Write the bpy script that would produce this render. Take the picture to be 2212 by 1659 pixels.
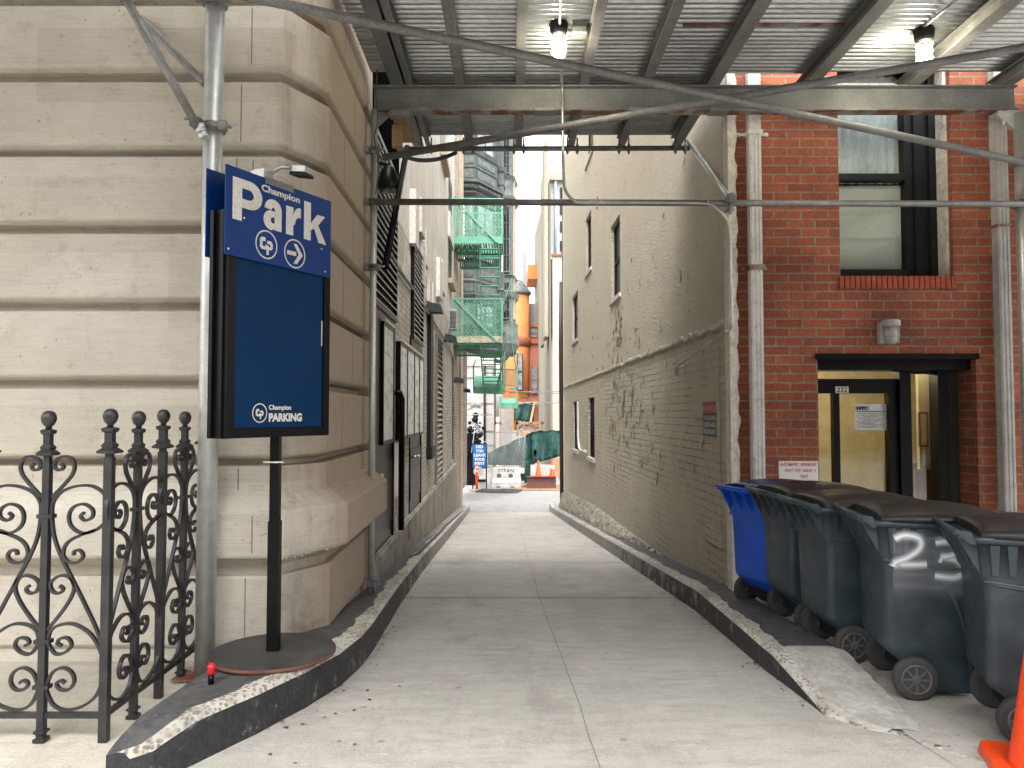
import bpy, bmesh, math, random
from mathutils import Vector, Matrix
R = math.radians
random.seed(7)
S = bpy.context.scene
for o in list(bpy.data.objects): bpy.data.objects.remove(o)

# ------------------------------------------------------------------ camera, world, sun, exposure
EYE = 1.5                                   # ground near the camera is z = 0
F, CX, CY = 1640.0, 1106.0, 829.5           # photograph measured at 2212 x 1659
TH = math.atan(65.5 / F)
cam = bpy.data.cameras.new('camera'); co = bpy.data.objects.new('camera', cam)
S.collection.objects.link(co)
co.location = (0, 0, EYE); co.rotation_euler = (R(90) + TH, 0, 0)
cam.sensor_width = 36; cam.lens = 36 * F / 2212; cam.clip_end = 2000; cam.clip_start = .05
S.camera = co
w = bpy.data.worlds.new('World'); S.world = w; w.use_nodes = True
nt = w.node_tree; nt.nodes.clear()
out = nt.nodes.new('ShaderNodeOutputWorld'); bg = nt.nodes.new('ShaderNodeBackground')
sky = nt.nodes.new('ShaderNodeTexSky'); sky.sky_type = 'NISHITA'; sky.sun_disc = False
sky.sun_elevation = R(58); sky.sun_rotation = R(180); sky.air_density = 1.0; sky.dust_density = 4.0
hs = nt.nodes.new('ShaderNodeHueSaturation'); hs.inputs['Saturation'].default_value = .12
nt.links.new(sky.outputs[0], hs.inputs['Color']); nt.links.new(hs.outputs[0], bg.inputs[0])
bg.inputs[1].default_value = .15
nt.links.new(bg.outputs[0], out.inputs[0])
sl = bpy.data.lights.new('sun', 'SUN'); sl.energy = .65; sl.angle = R(85); sl.color = (1, .96, .9)
so = bpy.data.objects.new('sun', sl); S.collection.objects.link(so)
so.rotation_euler = (R(32), 0, 0); so.location = (0, -10, 20)
S.view_settings.view_transform = 'Standard'; S.view_settings.look = 'None'
S.view_settings.exposure = 2.55; S.view_settings.gamma = 1

def at(u, v, Y):
    """world point seen at photo position (u, v) at distance Y in front of the camera"""
    x = (u - CX) / F; y = (CY - v) / F
    dy = math.cos(TH) - y * math.sin(TH); dz = math.sin(TH) + y * math.cos(TH)
    t = Y / dy
    return Vector((x * t, Y, EYE + dz * t))
def X_(u, v, Y): return at(u, v, Y).x
def Z_(v, Y): return at(CX, v, Y).z

# ------------------------------------------------------------------ materials
def newmat(name):
    m = bpy.data.materials.new(name); m.use_nodes = True
    n = m.node_tree.nodes; n.clear()
    o = n.new('ShaderNodeOutputMaterial'); b = n.new('ShaderNodeBsdfPrincipled')
    m.node_tree.links.new(b.outputs[0], o.inputs[0])
    return m, m.node_tree, b
def vec(nt, coord='pos', scale=(1, 1, 1)):
    if coord == 'pos': s = nt.nodes.new('ShaderNodeNewGeometry').outputs['Position']
    else: s = nt.nodes.new('ShaderNodeTexCoord').outputs['Object']
    mp = nt.nodes.new('ShaderNodeMapping'); mp.inputs['Scale'].default_value = scale
    nt.links.new(s, mp.inputs[0]); return mp.outputs[0]
def noise(nt, v, scale, detail=5, rough=.6, dist=0):
    n = nt.nodes.new('ShaderNodeTexNoise'); n.inputs['Scale'].default_value = scale
    n.inputs['Detail'].default_value = detail; n.inputs['Roughness'].default_value = rough
    n.inputs['Distortion'].default_value = dist
    nt.links.new(v, n.inputs['Vector']); return n.outputs['Fac']
def ramp(nt, f, a, b, ca=(0, 0, 0, 1), cb=(1, 1, 1, 1)):
    r = nt.nodes.new('ShaderNodeValToRGB'); r.color_ramp.elements[0].position = a; r.color_ramp.elements[1].position = b
    r.color_ramp.elements[0].color = ca; r.color_ramp.elements[1].color = cb
    nt.links.new(f, r.inputs[0]); return r.outputs[0]
def mixc(nt, f, a, b, mode='MIX'):
    m = nt.nodes.new('ShaderNodeMix'); m.data_type = 'RGBA'; m.blend_type = mode
    for s, i in ((f, 0), (a, 6), (b, 7)):
        if isinstance(s, (int, float)): m.inputs[i].default_value = s
        elif isinstance(s, tuple): m.inputs[i].default_value = (*s[:3], 1)
        else: nt.links.new(s, m.inputs[i])
    return m.outputs[2]
def math_(nt, op, a, b=0.0, c=None):
    m = nt.nodes.new('ShaderNodeMath'); m.operation = op
    for i, s in enumerate((a, b) if c is None else (a, b, c)):
        if isinstance(s, (int, float)): m.inputs[i].default_value = s
        else: nt.links.new(s, m.inputs[i])
    return m.outputs[0]
def bump(nt, b, h, strength=.3, dist=.01, prev=None):
    n = nt.nodes.new('ShaderNodeBump'); n.inputs['Strength'].default_value = strength
    n.inputs['Distance'].default_value = dist
    nt.links.new(h, n.inputs['Height'])
    if prev is not None: nt.links.new(prev, n.inputs['Normal'])
    nt.links.new(n.outputs[0], b.inputs['Normal']); return n.outputs[0]
def sep(nt, v):
    s = nt.nodes.new('ShaderNodeSeparateXYZ'); nt.links.new(v, s.inputs[0]); return s.outputs
def M(name, c, rough=.6, metal=0., c2=None, scale=6, lo=.35, hi=.65, bmp=0., bscale=80, coord='obj', stretch=(1, 1, 1), fine=.12, bd=.004, spec=None):
    m, t, b = newmat(name)
    v = vec(t, coord, stretch)
    if c2 is None: c2 = tuple(x * .78 for x in c)
    f = ramp(t, noise(t, v, scale, 6), lo, hi)
    col = mixc(t, f, c, c2)
    if fine: col = mixc(t, ramp(t, noise(t, v, bscale, 3), .35, .65), col, mixc(t, 1.0, col, tuple([1 - fine * 2] * 3), 'MULTIPLY'))
    t.links.new(col, b.inputs['Base Color'])
    b.inputs['Roughness'].default_value = rough; b.inputs['Metallic'].default_value = metal
    if spec is not None: b.inputs['Specular IOR Level'].default_value = spec
    if bmp: bump(t, b, noise(t, v, bscale, 6), bmp, bd)
    return m
def emis(name, c, s):
    m, t, b = newmat(name); b.inputs['Base Color'].default_value = (*c, 1)
    b.inputs['Emission Color'].default_value = (*c, 1); b.inputs['Emission Strength'].default_value = s; return m
def glass(name, tint=(1, 1, 1), rough=.02, alpha=.25):
    m, t, b = newmat(name); t.nodes.remove(b)
    o = [n for n in t.nodes if n.type == 'OUTPUT_MATERIAL'][0]
    tr = t.nodes.new('ShaderNodeBsdfTransparent'); tr.inputs[0].default_value = (*tint, 1)
    gl = t.nodes.new('ShaderNodeBsdfGlossy'); gl.inputs['Roughness'].default_value = rough
    fr = t.nodes.new('ShaderNodeFresnel'); fr.inputs[0].default_value = 1.5
    mx = t.nodes.new('ShaderNodeMixShader')
    t.links.new(math_(t, 'ADD', math_(t, 'MULTIPLY', fr.outputs[0], .9), alpha * .05), mx.inputs[0]); t.links.new(tr.outputs[0], mx.inputs[1]); t.links.new(gl.outputs[0], mx.inputs[2])
    t.links.new(mx.outputs[0], o.inputs[0]); return m
def brick(name, c1, c2, cm, bw, bh, mort=.006, rough=.85, wear=None, wearlo=.5, wearhi=.7, bmp=.5, zoff=0, grime=(.5, .48, .45), soft=.1, cvar=.25):
    m, t, b = newmat(name)
    s = sep(t, vec(t, 'pos'))
    a = math_(t, 'ADD', s[0], s[1])
    cmb = t.nodes.new('ShaderNodeCombineXYZ'); t.links.new(a, cmb.inputs[0]); t.links.new(math_(t, 'ADD', s[2], zoff), cmb.inputs[1])
    # wobble so that joints are not ruler straight
    nz = t.nodes.new('ShaderNodeTexNoise'); nz.inputs['Scale'].default_value = 9; nz.inputs['Detail'].default_value = 2
    t.links.new(cmb.outputs[0], nz.inputs['Vector'])
    vm = t.nodes.new('ShaderNodeVectorMath'); vm.operation = 'MULTIPLY_ADD'
    t.links.new(nz.outputs['Color'], vm.inputs[0]); vm.inputs[1].default_value = (.006, .006, 0); t.links.new(cmb.outputs[0], vm.inputs[2])
    br = t.nodes.new('ShaderNodeTexBrick'); t.links.new(vm.outputs[0], br.inputs['Vector'])
    br.inputs['Scale'].default_value = 1; br.inputs['Brick Width'].default_value = bw; br.inputs['Row Height'].default_value = bh
    br.inputs['Mortar Size'].default_value = mort; br.inputs['Mortar Smooth'].default_value = soft; br.inputs['Bias'].default_value = -.1
    br.inputs['Color1'].default_value = (*c1, 1); br.inputs['Color2'].default_value = (*c2, 1); br.inputs['Mortar'].default_value = (*cm, 1)
    v = vec(t, 'pos')
    g = ramp(t, noise(t, v, 1.6, 6), .3, .72)
    col = mixc(t, g, br.outputs['Color'], mixc(t, 1.0, br.outputs['Color'], grime, 'MULTIPLY'))
    fn = ramp(t, noise(t, v, 55, 4), .3, .7, (1 - cvar,) * 3 + (1,), (1 + cvar * .4,) * 3 + (1,))
    col = mixc(t, 1.0, col, fn, 'MULTIPLY')
    if wear: col = mixc(t, ramp(t, noise(t, v, 2.4, 7, .65), wearlo, wearhi), col, wear)
    t.links.new(col, b.inputs['Base Color']); b.inputs['Roughness'].default_value = rough
    h = math_(t, 'MULTIPLY_ADD', br.outputs['Fac'], -1.0, math_(t, 'MULTIPLY', noise(t, v, 60, 5), .5))
    bump(t, b, h, bmp, .012)
    return m

def stone_mat():
    m, t, b = newmat('tooled limestone')
    v = vec(t, 'pos'); s = sep(t, v)
    base = mixc(t, ramp(t, noise(t, v, 1.3, 6), .3, .7), (.62, .585, .51), (.50, .46, .385))
    strk = math_(t, 'MULTIPLY', ramp(t, noise(t, vec(t, 'pos', (4, 4, .5)), 2.2, 6), .50, .70), ramp(t, math_(t, 'ADD', s[0], 2.0), .4, .65))
    base = mixc(t, strk, base, (.34, .28, .215))
    base = mixc(t, ramp(t, noise(t, vec(t, 'pos', (1, 1, 3)), 3.2, 8, .75), .5, .72), base, (.50, .46, .40))
    bk_ = t.nodes.new('ShaderNodeTexBrick'); cb_ = t.nodes.new('ShaderNodeCombineXYZ'); t.links.new(math_(t, 'ADD', s[0], s[1]), cb_.inputs[0]); t.links.new(math_(t, 'ADD', s[2], -.13), cb_.inputs[1]); t.links.new(cb_.outputs[0], bk_.inputs['Vector'])
    for k, val in (('Scale', 1), ('Brick Width', 1.7), ('Row Height', .475), ('Mortar Size', 0)): bk_.inputs[k].default_value = val
    bk_.inputs['Color1'].default_value = (1, 1, 1, 1); bk_.inputs['Color2'].default_value = (.84, .82, .79, 1)
    base = mixc(t, 1.0, base, bk_.outputs['Color'], 'MULTIPLY')
    # damp and soot low on the corner and along the alley return
    low = math_(t, 'MULTIPLY', math_(t, 'MAXIMUM', math_(t, 'SUBTRACT', 1.05, s[2]), 0.0), math_(t, 'MAXIMUM', math_(t, 'ADD', s[0], 1.75), 0.0))
    low = math_(t, 'MULTIPLY', low, math_(t, 'ADD', noise(t, v, 4.5, 7, .7), -.12))
    base = mixc(t, ramp(t, low, .03, .2), base, (.15, .12, .088))
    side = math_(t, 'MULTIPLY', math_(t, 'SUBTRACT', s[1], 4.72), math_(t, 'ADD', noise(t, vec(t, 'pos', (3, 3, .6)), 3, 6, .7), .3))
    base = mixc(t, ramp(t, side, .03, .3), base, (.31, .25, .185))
    base = mixc(t, ramp(t, noise(t, vec(t, 'pos', (2, 2, 90)), 2.5, 5, .7), .45, .7), base, mixc(t, 1.0, base, (.86, .85, .83), 'MULTIPLY'))
    base = mixc(t, ramp(t, noise(t, v, 7, 9, .8), .54, .68), base, mixc(t, 1.0, base, (.78, .75, .71), 'MULTIPLY'))
    pit = ramp(t, noise(t, v, 26, 5, .7), .64, .70)
    base = mixc(t, pit, base, (.30, .25, .20))
    t.links.new(base, b.inputs['Base Color']); b.inputs['Roughness'].default_value = .9
    wv = noise(t, vec(t, 'pos', (3, 3, 260)), 1, 2)
    h = math_(t, 'ADD', math_(t, 'MULTIPLY', wv, .6), math_(t, 'MULTIPLY', noise(t, v, 14, 8, .75), 1.2))
    bump(t, b, h, .7, .012); return m
def concrete_mat(name, ca, cb, stain, joints=()):
    m, t, b = newmat(name)
    v = vec(t, 'pos')
    base = mixc(t, ramp(t, noise(t, v, .8, 9, .72), .36, .62), ca, cb)
    base = mixc(t, ramp(t, noise(t, v, 2.1, 9, .8), .58, .66), base, tuple(x * .8 for x in cb))
    base = mixc(t, ramp(t, noise(t, v, 22, 5, .8), .64, .7), base, tuple(x * .62 for x in cb))
    base = mixc(t, ramp(t, noise(t, vec(t, 'pos', (1.3, 5, 1)), 1.9, 9, .78), .46, .62), base, tuple(x * .74 for x in cb))
    base = mixc(t, ramp(t, noise(t, vec(t, 'pos', (2.2, .5, 1)), 1.1, 6, .7), .5, .74), base, tuple(x * .74 for x in cb))
    base = mixc(t, ramp(t, noise(t, v, 3.5, 9, .8), .56, .70), base, stain)
    base = mixc(t, ramp(t, noise(t, vec(t, 'pos', (1, 2.5, 1)), 6, 9, .8), .55, .68), base, tuple(min(1, x * 1.25) for x in ca))
    base = mixc(t, ramp(t, noise(t, v, 160, 2), .3, .75), base, tuple(x * 1.12 for x in ca))
    vo = t.nodes.new('ShaderNodeTexVoronoi'); vo.inputs['Scale'].default_value = 2.6; t.links.new(v, vo.inputs['Vector'])
    base = mixc(t, math_(t, 'MULTIPLY', ramp(t, vo.outputs['Distance'], .035, .06, (1, 1, 1, 1), (0, 0, 0, 1)), .55), base, tuple(x * .42 for x in cb))
    base = mixc(t, math_(t, 'MULTIPLY', ramp(t, noise(t, vec(t, 'pos', (1, .35, 1)), 1.0, 9, .78), .5, .66), .6), base, tuple(x * .72 for x in cb))
    t.links.new(base, b.inputs['Base Color'])
    r = ramp(t, noise(t, v, 3, 5), .3, .7, (.55,) * 3 + (1,), (.85,) * 3 + (1,)); t.links.new(r, b.inputs['Roughness'])
    h = math_(t, 'ADD', noise(t, vec(t, 'pos', (.8, 70, 1)), 1, 3), noise(t, v, 120, 5))
    bump(t, b, h, .22, .006); return m
def agg_mat():
    m, t, b = newmat('worn aggregate edge')
    v = vec(t, 'pos')
    vo = t.nodes.new('ShaderNodeTexVoronoi'); vo.inputs['Scale'].default_value = 42; t.links.new(v, vo.inputs['Vector'])
    c = mixc(t, ramp(t, vo.outputs['Distance'], .3, .5), (.20, .18, .15), (.50, .475, .42))
    c = mixc(t, ramp(t, noise(t, v, 5, 7, .75), .5, .66), c, (.40, .385, .35))
    c = mixc(t, ramp(t, noise(t, v, 9, 8, .8), .54, .66), c, (.17, .165, .155))
    c = mixc(t, ramp(t, noise(t, v, 2, 6, .7), .42, .62), c, mixc(t, 1.0, c, (.62, .61, .58), 'MULTIPLY'))
    t.links.new(c, b.inputs['Base Color']); b.inputs['Roughness'].default_value = .85
    bump(t, b, vo.outputs['Distance'], .5, .006); return m
def kerbpaint_mat(name='worn black kerb paint', top=False):
    m, t, b = newmat(name)
    v = vec(t, 'pos'); s = sep(t, v)
    n1 = noise(t, v, 5, 8, .7)
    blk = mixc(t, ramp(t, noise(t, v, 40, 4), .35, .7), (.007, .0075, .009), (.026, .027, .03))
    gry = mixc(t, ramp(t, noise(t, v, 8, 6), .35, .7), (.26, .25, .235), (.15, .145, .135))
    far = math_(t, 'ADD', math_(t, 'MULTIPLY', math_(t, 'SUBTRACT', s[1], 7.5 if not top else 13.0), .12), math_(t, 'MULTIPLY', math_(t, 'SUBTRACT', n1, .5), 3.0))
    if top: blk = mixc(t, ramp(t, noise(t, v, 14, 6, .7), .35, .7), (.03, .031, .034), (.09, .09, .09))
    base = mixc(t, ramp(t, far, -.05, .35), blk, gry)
    base = mixc(t, ramp(t, noise(t, v, 9, 8, .8), .56, .68), base, (.17, .165, .15))
    t.links.new(base, b.inputs['Base Color']); b.inputs['Roughness'].default_value = .6
    bump(t, b, noise(t, v, 45, 6), .5, .008); return m
def stucco_mat():
    m, t, b = newmat('rough painted stucco')
    v = vec(t, 'pos'); s = sep(t, v)
    base = mixc(t, ramp(t, noise(t, v, 1.1, 7, .65), .3, .7), (.56, .475, .30), (.40, .33, .20))
    # paler above, damp brown low down
    base = mixc(t, ramp(t, math_(t, 'ADD', math_(t, 'MULTIPLY', s[2], .12), math_(t, 'MULTIPLY', noise(t, v, .9, 5), .8)), .55, .95), base, (.57, .50, .355))
    lowm = math_(t, 'SUBTRACT', math_(t, 'ADD', math_(t, 'MULTIPLY', noise(t, vec(t, 'pos', (2, 2, .7)), 1.6, 7, .7), 1.9), -.45), s[2])
    base = mixc(t, math_(t, 'MULTIPLY', ramp(t, math_(t, 'ADD', lowm, .1), .1, .55), .85), base, (.235, .19, .125))
    base = mixc(t, math_(t, 'MULTIPLY', ramp(t, noise(t, vec(t, 'pos', (4, 4, .8)), 1.5, 8, .75), .58, .7), .6), base, (.28, .25, .19))
    base = mixc(t, ramp(t, noise(t, vec(t, 'pos', (3, 3, 1)), .7, 5), .6, .75), base, (.34, .355, .27))
    base = mixc(t, math_(t, 'MULTIPLY', ramp(t, noise(t, v, 1.7, 9, .8), .53, .62), .7), base, (.27, .22, .145))
    base = mixc(t, ramp(t, noise(t, v, 9, 7, .75), .62, .67), base, (.13, .11, .085))
    t.links.new(base, b.inputs['Base Color']); b.inputs['Roughness'].default_value = .92
    sl0 = noise(t, vec(t, 'pos', (5, 5, 9)), 2.6, 9, .8, .8)
    base = mixc(t, math_(t, 'MULTIPLY', ramp(t, sl0, .55, .63), .8), base, (.26, .22, .155))  # slash relief shading put into the colour, dark here and pale next
    base = mixc(t, math_(t, 'MULTIPLY', ramp(t, sl0, .42, .34), .8), base, (.62, .56, .44))
    # trowelled slashes above, brick coursing telegraphing through below the ridge
    sl_ = noise(t, vec(t, 'pos', (6, 6, 13)), 1.8, 8, .75, .6)
    br = t.nodes.new('ShaderNodeTexBrick')
    cmb = t.nodes.new('ShaderNodeCombineXYZ'); t.links.new(s[1], cmb.inputs[0]); t.links.new(s[2], cmb.inputs[1])
    t.links.new(cmb.outputs[0], br.inputs['Vector'])
    for k, val in (('Scale', 1), ('Brick Width', .24), ('Row Height', .081), ('Mortar Size', .009), ('Mortar Smooth', .6)): br.inputs[k].default_value = val
    low = ramp(t, math_(t, 'ADD', s[2], -1.82), .49, .52, (1, 1, 1, 1), (0, 0, 0, 1))
    low = math_(t, 'MULTIPLY', low, ramp(t, noise(t, v, .9, 6, .7), .42, .56))
    base = mixc(t, math_(t, 'MULTIPLY', math_(t, 'MULTIPLY', br.outputs['Fac'], math_(t, 'ADD', math_(t, 'MULTIPLY', low, .7), .10)), ramp(t, noise(t, v, 6, 6), .35, .6)), base, (.19, .16, .115))
    base = mixc(t, ramp(t, noise(t, v, 34, 6, .8), .56, .7), base, mixc(t, 1.0, base, (.62, .6, .56), 'MULTIPLY'))
    t.links.new(base, b.inputs['Base Color'])
    h = math_(t, 'ADD', math_(t, 'MULTIPLY', sl_, 2.2), math_(t, 'MULTIPLY', math_(t, 'MULTIPLY', br.outputs['Fac'], low), -.55))
    h = math_(t, 'ADD', h, math_(t, 'MULTIPLY', noise(t, v, 70, 4), .3))
    bump(t, b, h, 1.0, .035); return m
def spray_mat(name, c, hard=0., amt=1.):
    m, t, b = newmat(name)
    uv = t.nodes.new('ShaderNodeTexCoord').outputs['UV']; s = sep(t, uv)
    d = math_(t, 'ABSOLUTE', math_(t, 'SUBTRACT', s[1], .5))
    f = ramp(t, d, .0 + hard * .35, .5, (1, 1, 1, 1), (0, 0, 0, 1)); f = math_(t, 'MULTIPLY', math_(t, 'MULTIPLY', f, f), amt)
    f = math_(t, 'MULTIPLY', f, ramp(t, noise(t, vec(t, 'obj'), 18, 4), .05, .35))
    b.inputs['Base Color'].default_value = (*c, 1); b.inputs['Roughness'].default_value = .7
    t.links.new(f, b.inputs['Alpha']); return m

m_stone = stone_mat()
m_stonejoint = M('stone joint', (.22, .19, .16), .95)
m_redbrick = brick('red facing brick', (.36, .095, .038), (.25, .058, .026), (.26, .21, .16), .241, .081, .007, cvar=.35, wear=(.42, .2, .13), wearlo=.66, wearhi=.9, bmp=.7)
m_paintbrick = brick('old painted alley brick', (.54, .51, .46), (.45, .425, .385), (.24, .22, .2), .24, .081, .006, wear=(.6, .575, .53), wearlo=.5, wearhi=.7, grime=(.55, .52, .47), bmp=.5, zoff=.03)
m_plaster = M('weathered plaster', (.62, .585, .54), .9, c2=(.47, .44, .40), scale=1.5, bmp=.4, bscale=25, coord='pos', stretch=(1, 1, .6), bd=.01)
m_stucco = stucco_mat()
m_stuccoedge = M('broken stucco edge', (.62, .59, .51), .9, c2=(.44, .40, .33), scale=14, bmp=.8, bscale=30, coord='pos', bd=.02)
m_drive = concrete_mat('driveway concrete', (.395, .38, .345), (.265, .252, .226), (.19, .175, .15))
m_walk = concrete_mat('pavement concrete', (.46, .435, .38), (.34, .30, .23), (.20, .155, .09))
m_ground = concrete_mat('ground concrete', (.25, .245, .24), (.2, .195, .19), (.2, .18, .16))
m_dirt = M('rusty dirt', (.30, .16, .085), .95, c2=(.2, .11, .06), bmp=.6, bscale=12, coord='pos')
m_agg = agg_mat(); m_kpaint = kerbpaint_mat(); m_ktop = kerbpaint_mat('worn dark kerb top', True)
m_ramp = M('trowelled cement', (.44, .43, .40), .8, c2=(.3, .285, .25), scale=5, bmp=.4, bscale=30, coord='pos', bd=.01)
m_rubble = M('rubble stone', (.34, .32, .26), .95, c2=(.17, .155, .12), scale=7, bmp=1, bscale=9, coord='pos', bd=.05)
m_steel = M('grey painted steel', (.185, .19, .185), .55, .25, c2=(.125, .13, .125), scale=4, bmp=.2, bscale=40, coord='pos')
m_steel2 = M('dusty grey joist paint', (.215, .215, .205), .6, .15, c2=(.14, .14, .13), scale=5, bmp=.2, bscale=40, coord='pos')
m_rust = M('rusty steel edge', (.16, .06, .03), .85, .1, c2=(.3, .27, .23), scale=7, lo=.45, hi=.6, bmp=.4, bscale=40, coord='pos')
m_galv = M('galvanised pipe', (.60, .62, .60), .4, .6, c2=(.50, .52, .50), scale=14, fine=.05, bmp=.12, bscale=60, coord='pos')
m_tube = M('weathered scaffold tube', (.27, .27, .255), .5, .5, c2=(.17, .168, .155), scale=9, bmp=.15, bscale=60, coord='pos')
m_deck = M('corrugated steel sheet', (.46, .475, .47), .3, .85, c2=(.30, .315, .31), scale=2.5, bmp=.08, bscale=30, coord='pos', stretch=(.5, 3, 1))
m_conduit = M('bright conduit', (.55, .55, .53), .35, .7, coord='pos')
m_iron = M('black painted iron', (.014, .015, .017), .42, .1, c2=(.03, .03, .03), scale=11, bmp=.4, bscale=70, coord='pos')
m_blue = M('blue sign enamel', (.0, .030, .16), .45, c2=(.0, .024, .13), spec=.2, scale=5, fine=.05, coord='pos')
m_blue2 = M('blue lightbox panel', (.0, .021, .072), .55, c2=(.0, .024, .08), spec=.12, scale=2, fine=0, coord='pos')
m_white = M('sign white', (.66, .65, .6), .5, c2=(.58, .56, .5), coord='pos')
m_black = M('black enamel', (.004, .004, .005), .35, .0, c2=(.007, .007, .007), spec=.12, bmp=.05, coord='pos')
m_darkframe = M('dark window frame', (.010, .011, .013), .5, .0, c2=(.014, .014, .015), spec=.15, coord='pos')
m_blackmatt = M('flat black recess', (.004, .004, .004), 1, coord='pos', spec=0)
m_plate = M('rusty steel plate', (.035, .036, .036), .5, .1, c2=(.07, .068, .062), scale=6, lo=.45, hi=.7, bmp=.2, bscale=60)
m_platerim = M('rusty rim', (.17, .07, .045), .85, .2, c2=(.10, .04, .03))
m_bin = M('dark green bin plastic', (.020, .031, .040), .34, c2=(.029, .044, .053), scale=3.5, bmp=.12, bscale=200, fine=.08)
m_binblue = M('blue bin plastic', (.006, .07, .46), .4, c2=(.005, .06, .40), scale=3, bmp=.1, bscale=200, fine=.05)
m_lid = M('black lid plastic', (.010, .010, .010), .5, spec=.35, c2=(.018, .018, .018), scale=5, bmp=.15, bscale=150)
m_lidblue = M('blue lid plastic', (.003, .012, .07), .32, c2=(.003, .016, .09), scale=4, bmp=.1, bscale=150)
m_rubber = M('tyre rubber', (.022, .022, .022), .75, c2=(.045, .044, .042), bmp=.3)
m_hub = M('grey plastic hub', (.10, .10, .10), .5, c2=(.06, .06, .06))
m_orange = M('orange cone plastic', (.85, .075, .012), .4, c2=(.75, .06, .01))
m_offwhite = M('chipped white paint', (.62, .61, .57), .6, c2=(.42, .40, .36), scale=12, lo=.5, hi=.75, coord='pos')
m_greypaint = M('grey leader paint', (.44, .43, .40), .6, c2=(.34, .33, .3), coord='pos')
m_curtain = M('white lace curtain', (.85, .88, .9), .9, c2=(.62, .66, .69), scale=9, coord='pos', stretch=(1, 1, .25))
m_blind = M('cream roller blind', (.78, .79, .72), .85, c2=(.7, .7, .63), scale=2, coord='pos')
m_glass = glass('window glass', (.92, .95, .94), .02, .35)
m_doorglass = glass('door glass', (.9, .9, .86), .02, .4)
m_cream = M('cream lobby paint', (.62, .56, .38), .8, coord='pos')
m_wood = M('brown panelling', (.22, .11, .035), .6, c2=(.14, .07, .025), scale=5, coord='pos', stretch=(3, 3, .5))
m_ply = M('raw timber', (.34, .22, .11), .8, c2=(.25, .15, .07), scale=4, coord='pos', stretch=(1, 1, 4))
m_paper = M('paper notice', (.62, .62, .60), .8, c2=(.5, .5, .49), scale=30, coord='pos')
m_ink = M('black ink', (.02, .02, .02), .8, fine=0)
m_red = M('red print', (.42, .03, .03), .7, fine=0, coord='pos')
m_green = M('green fire escape paint', (.13, .37, .25), .5, c2=(.10, .30, .20), scale=6, bmp=.1, coord='pos')
m_greendk = M('dark green shutter', (.028, .034, .022), .5, coord='pos')
m_tarp = M('green tarpaulin', (.05, .15, .13), .6, c2=(.035, .11, .10), scale=5, bmp=.7, bscale=5, coord='pos', bd=.08)
m_slate = M('patinated copper cladding', (.07, .09, .088), .6, .0, c2=(.03, .038, .038), scale=3, bmp=.2, bscale=30, coord='pos', stretch=(1, 1, .5))
m_slate2 = M('streaked copper cornice', (.14, .16, .145), .7, c2=(.06, .07, .066), scale=6, coord='pos')
m_tanstone = M('pale tan masonry', (.42, .34, .25), .85, c2=(.33, .26, .19), scale=3, coord='pos')
m_tanwall = M('weathered tan wall', (.28, .24, .18), .9, c2=(.19, .18, .125), scale=1.2, bmp=.3, bscale=14, coord='pos', stretch=(2, 2, .3))
m_pink = M('pink beige stucco', (.44, .35, .29), .9, c2=(.38, .3, .25), coord='pos')
m_pale = M('pale metal siding', (.44, .46, .46), .6, c2=(.36, .38, .39), coord='pos')
m_bluepipe = M('pale blue pipe', (.3, .42, .6), .5, coord='pos')
m_orangewall = brick('orange brick', (.55, .20, .055), (.46, .155, .045), (.5, .22, .1), .3, .1, .004, bmp=.1, grime=(.85, .8, .75))
m_rosebrick = brick('rose brick', (.38, .12, .07), (.3, .09, .05), (.38, .22, .16), .3, .1, .008, bmp=.1, grime=(.85, .8, .8))
m_terracotta = M('terracotta trim', (.32, .09, .04), .8, coord='pos')
m_whitebrick = brick('whitewashed brick', (.45, .43, .41), (.38, .365, .35), (.25, .24, .23), .26, .085, .008, bmp=.4, grime=(.8, .78, .76))
m_graysl = M('grey roof', (.28, .27, .28), .7, coord='pos')
m_paneblk = M('dark pane', (.008, .009, .011), .3, .0, c2=(.016, .018, .02), scale=3, fine=0, coord='pos', spec=.15)
m_panelit = M('reflective pane', (.3, .33, .35), .12, .3, c2=(.12, .13, .14), scale=2.2, fine=0, coord='pos')
m_bulb = emis('lit bulb', (1, .93, .75), 28)
m_lens = glass('frosted jar glass', (1, .98, .92), .25, .5)
m_jarlit = emis('glowing jar glass', (1, .95, .8), 2.2)
m_tubelit = emis('lit lobby tube', (1, .82, .45), 5)
m_plastic = M('white barrier plastic', (.5, .5, .47), .5, c2=(.38, .37, .34), scale=4, coord='pos')
m_hose = M('dark rubber hose', (.05, .05, .045), .6, coord='pos')
m_brownpipe = M('brown drainpipe', (.05, .03, .028), .5, coord='pos')
m_spray = spray_mat('white spray paint', (.75, .78, .8))
m_sprayblk = spray_mat('black marker paint', (.02, .02, .02), .8)

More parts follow.
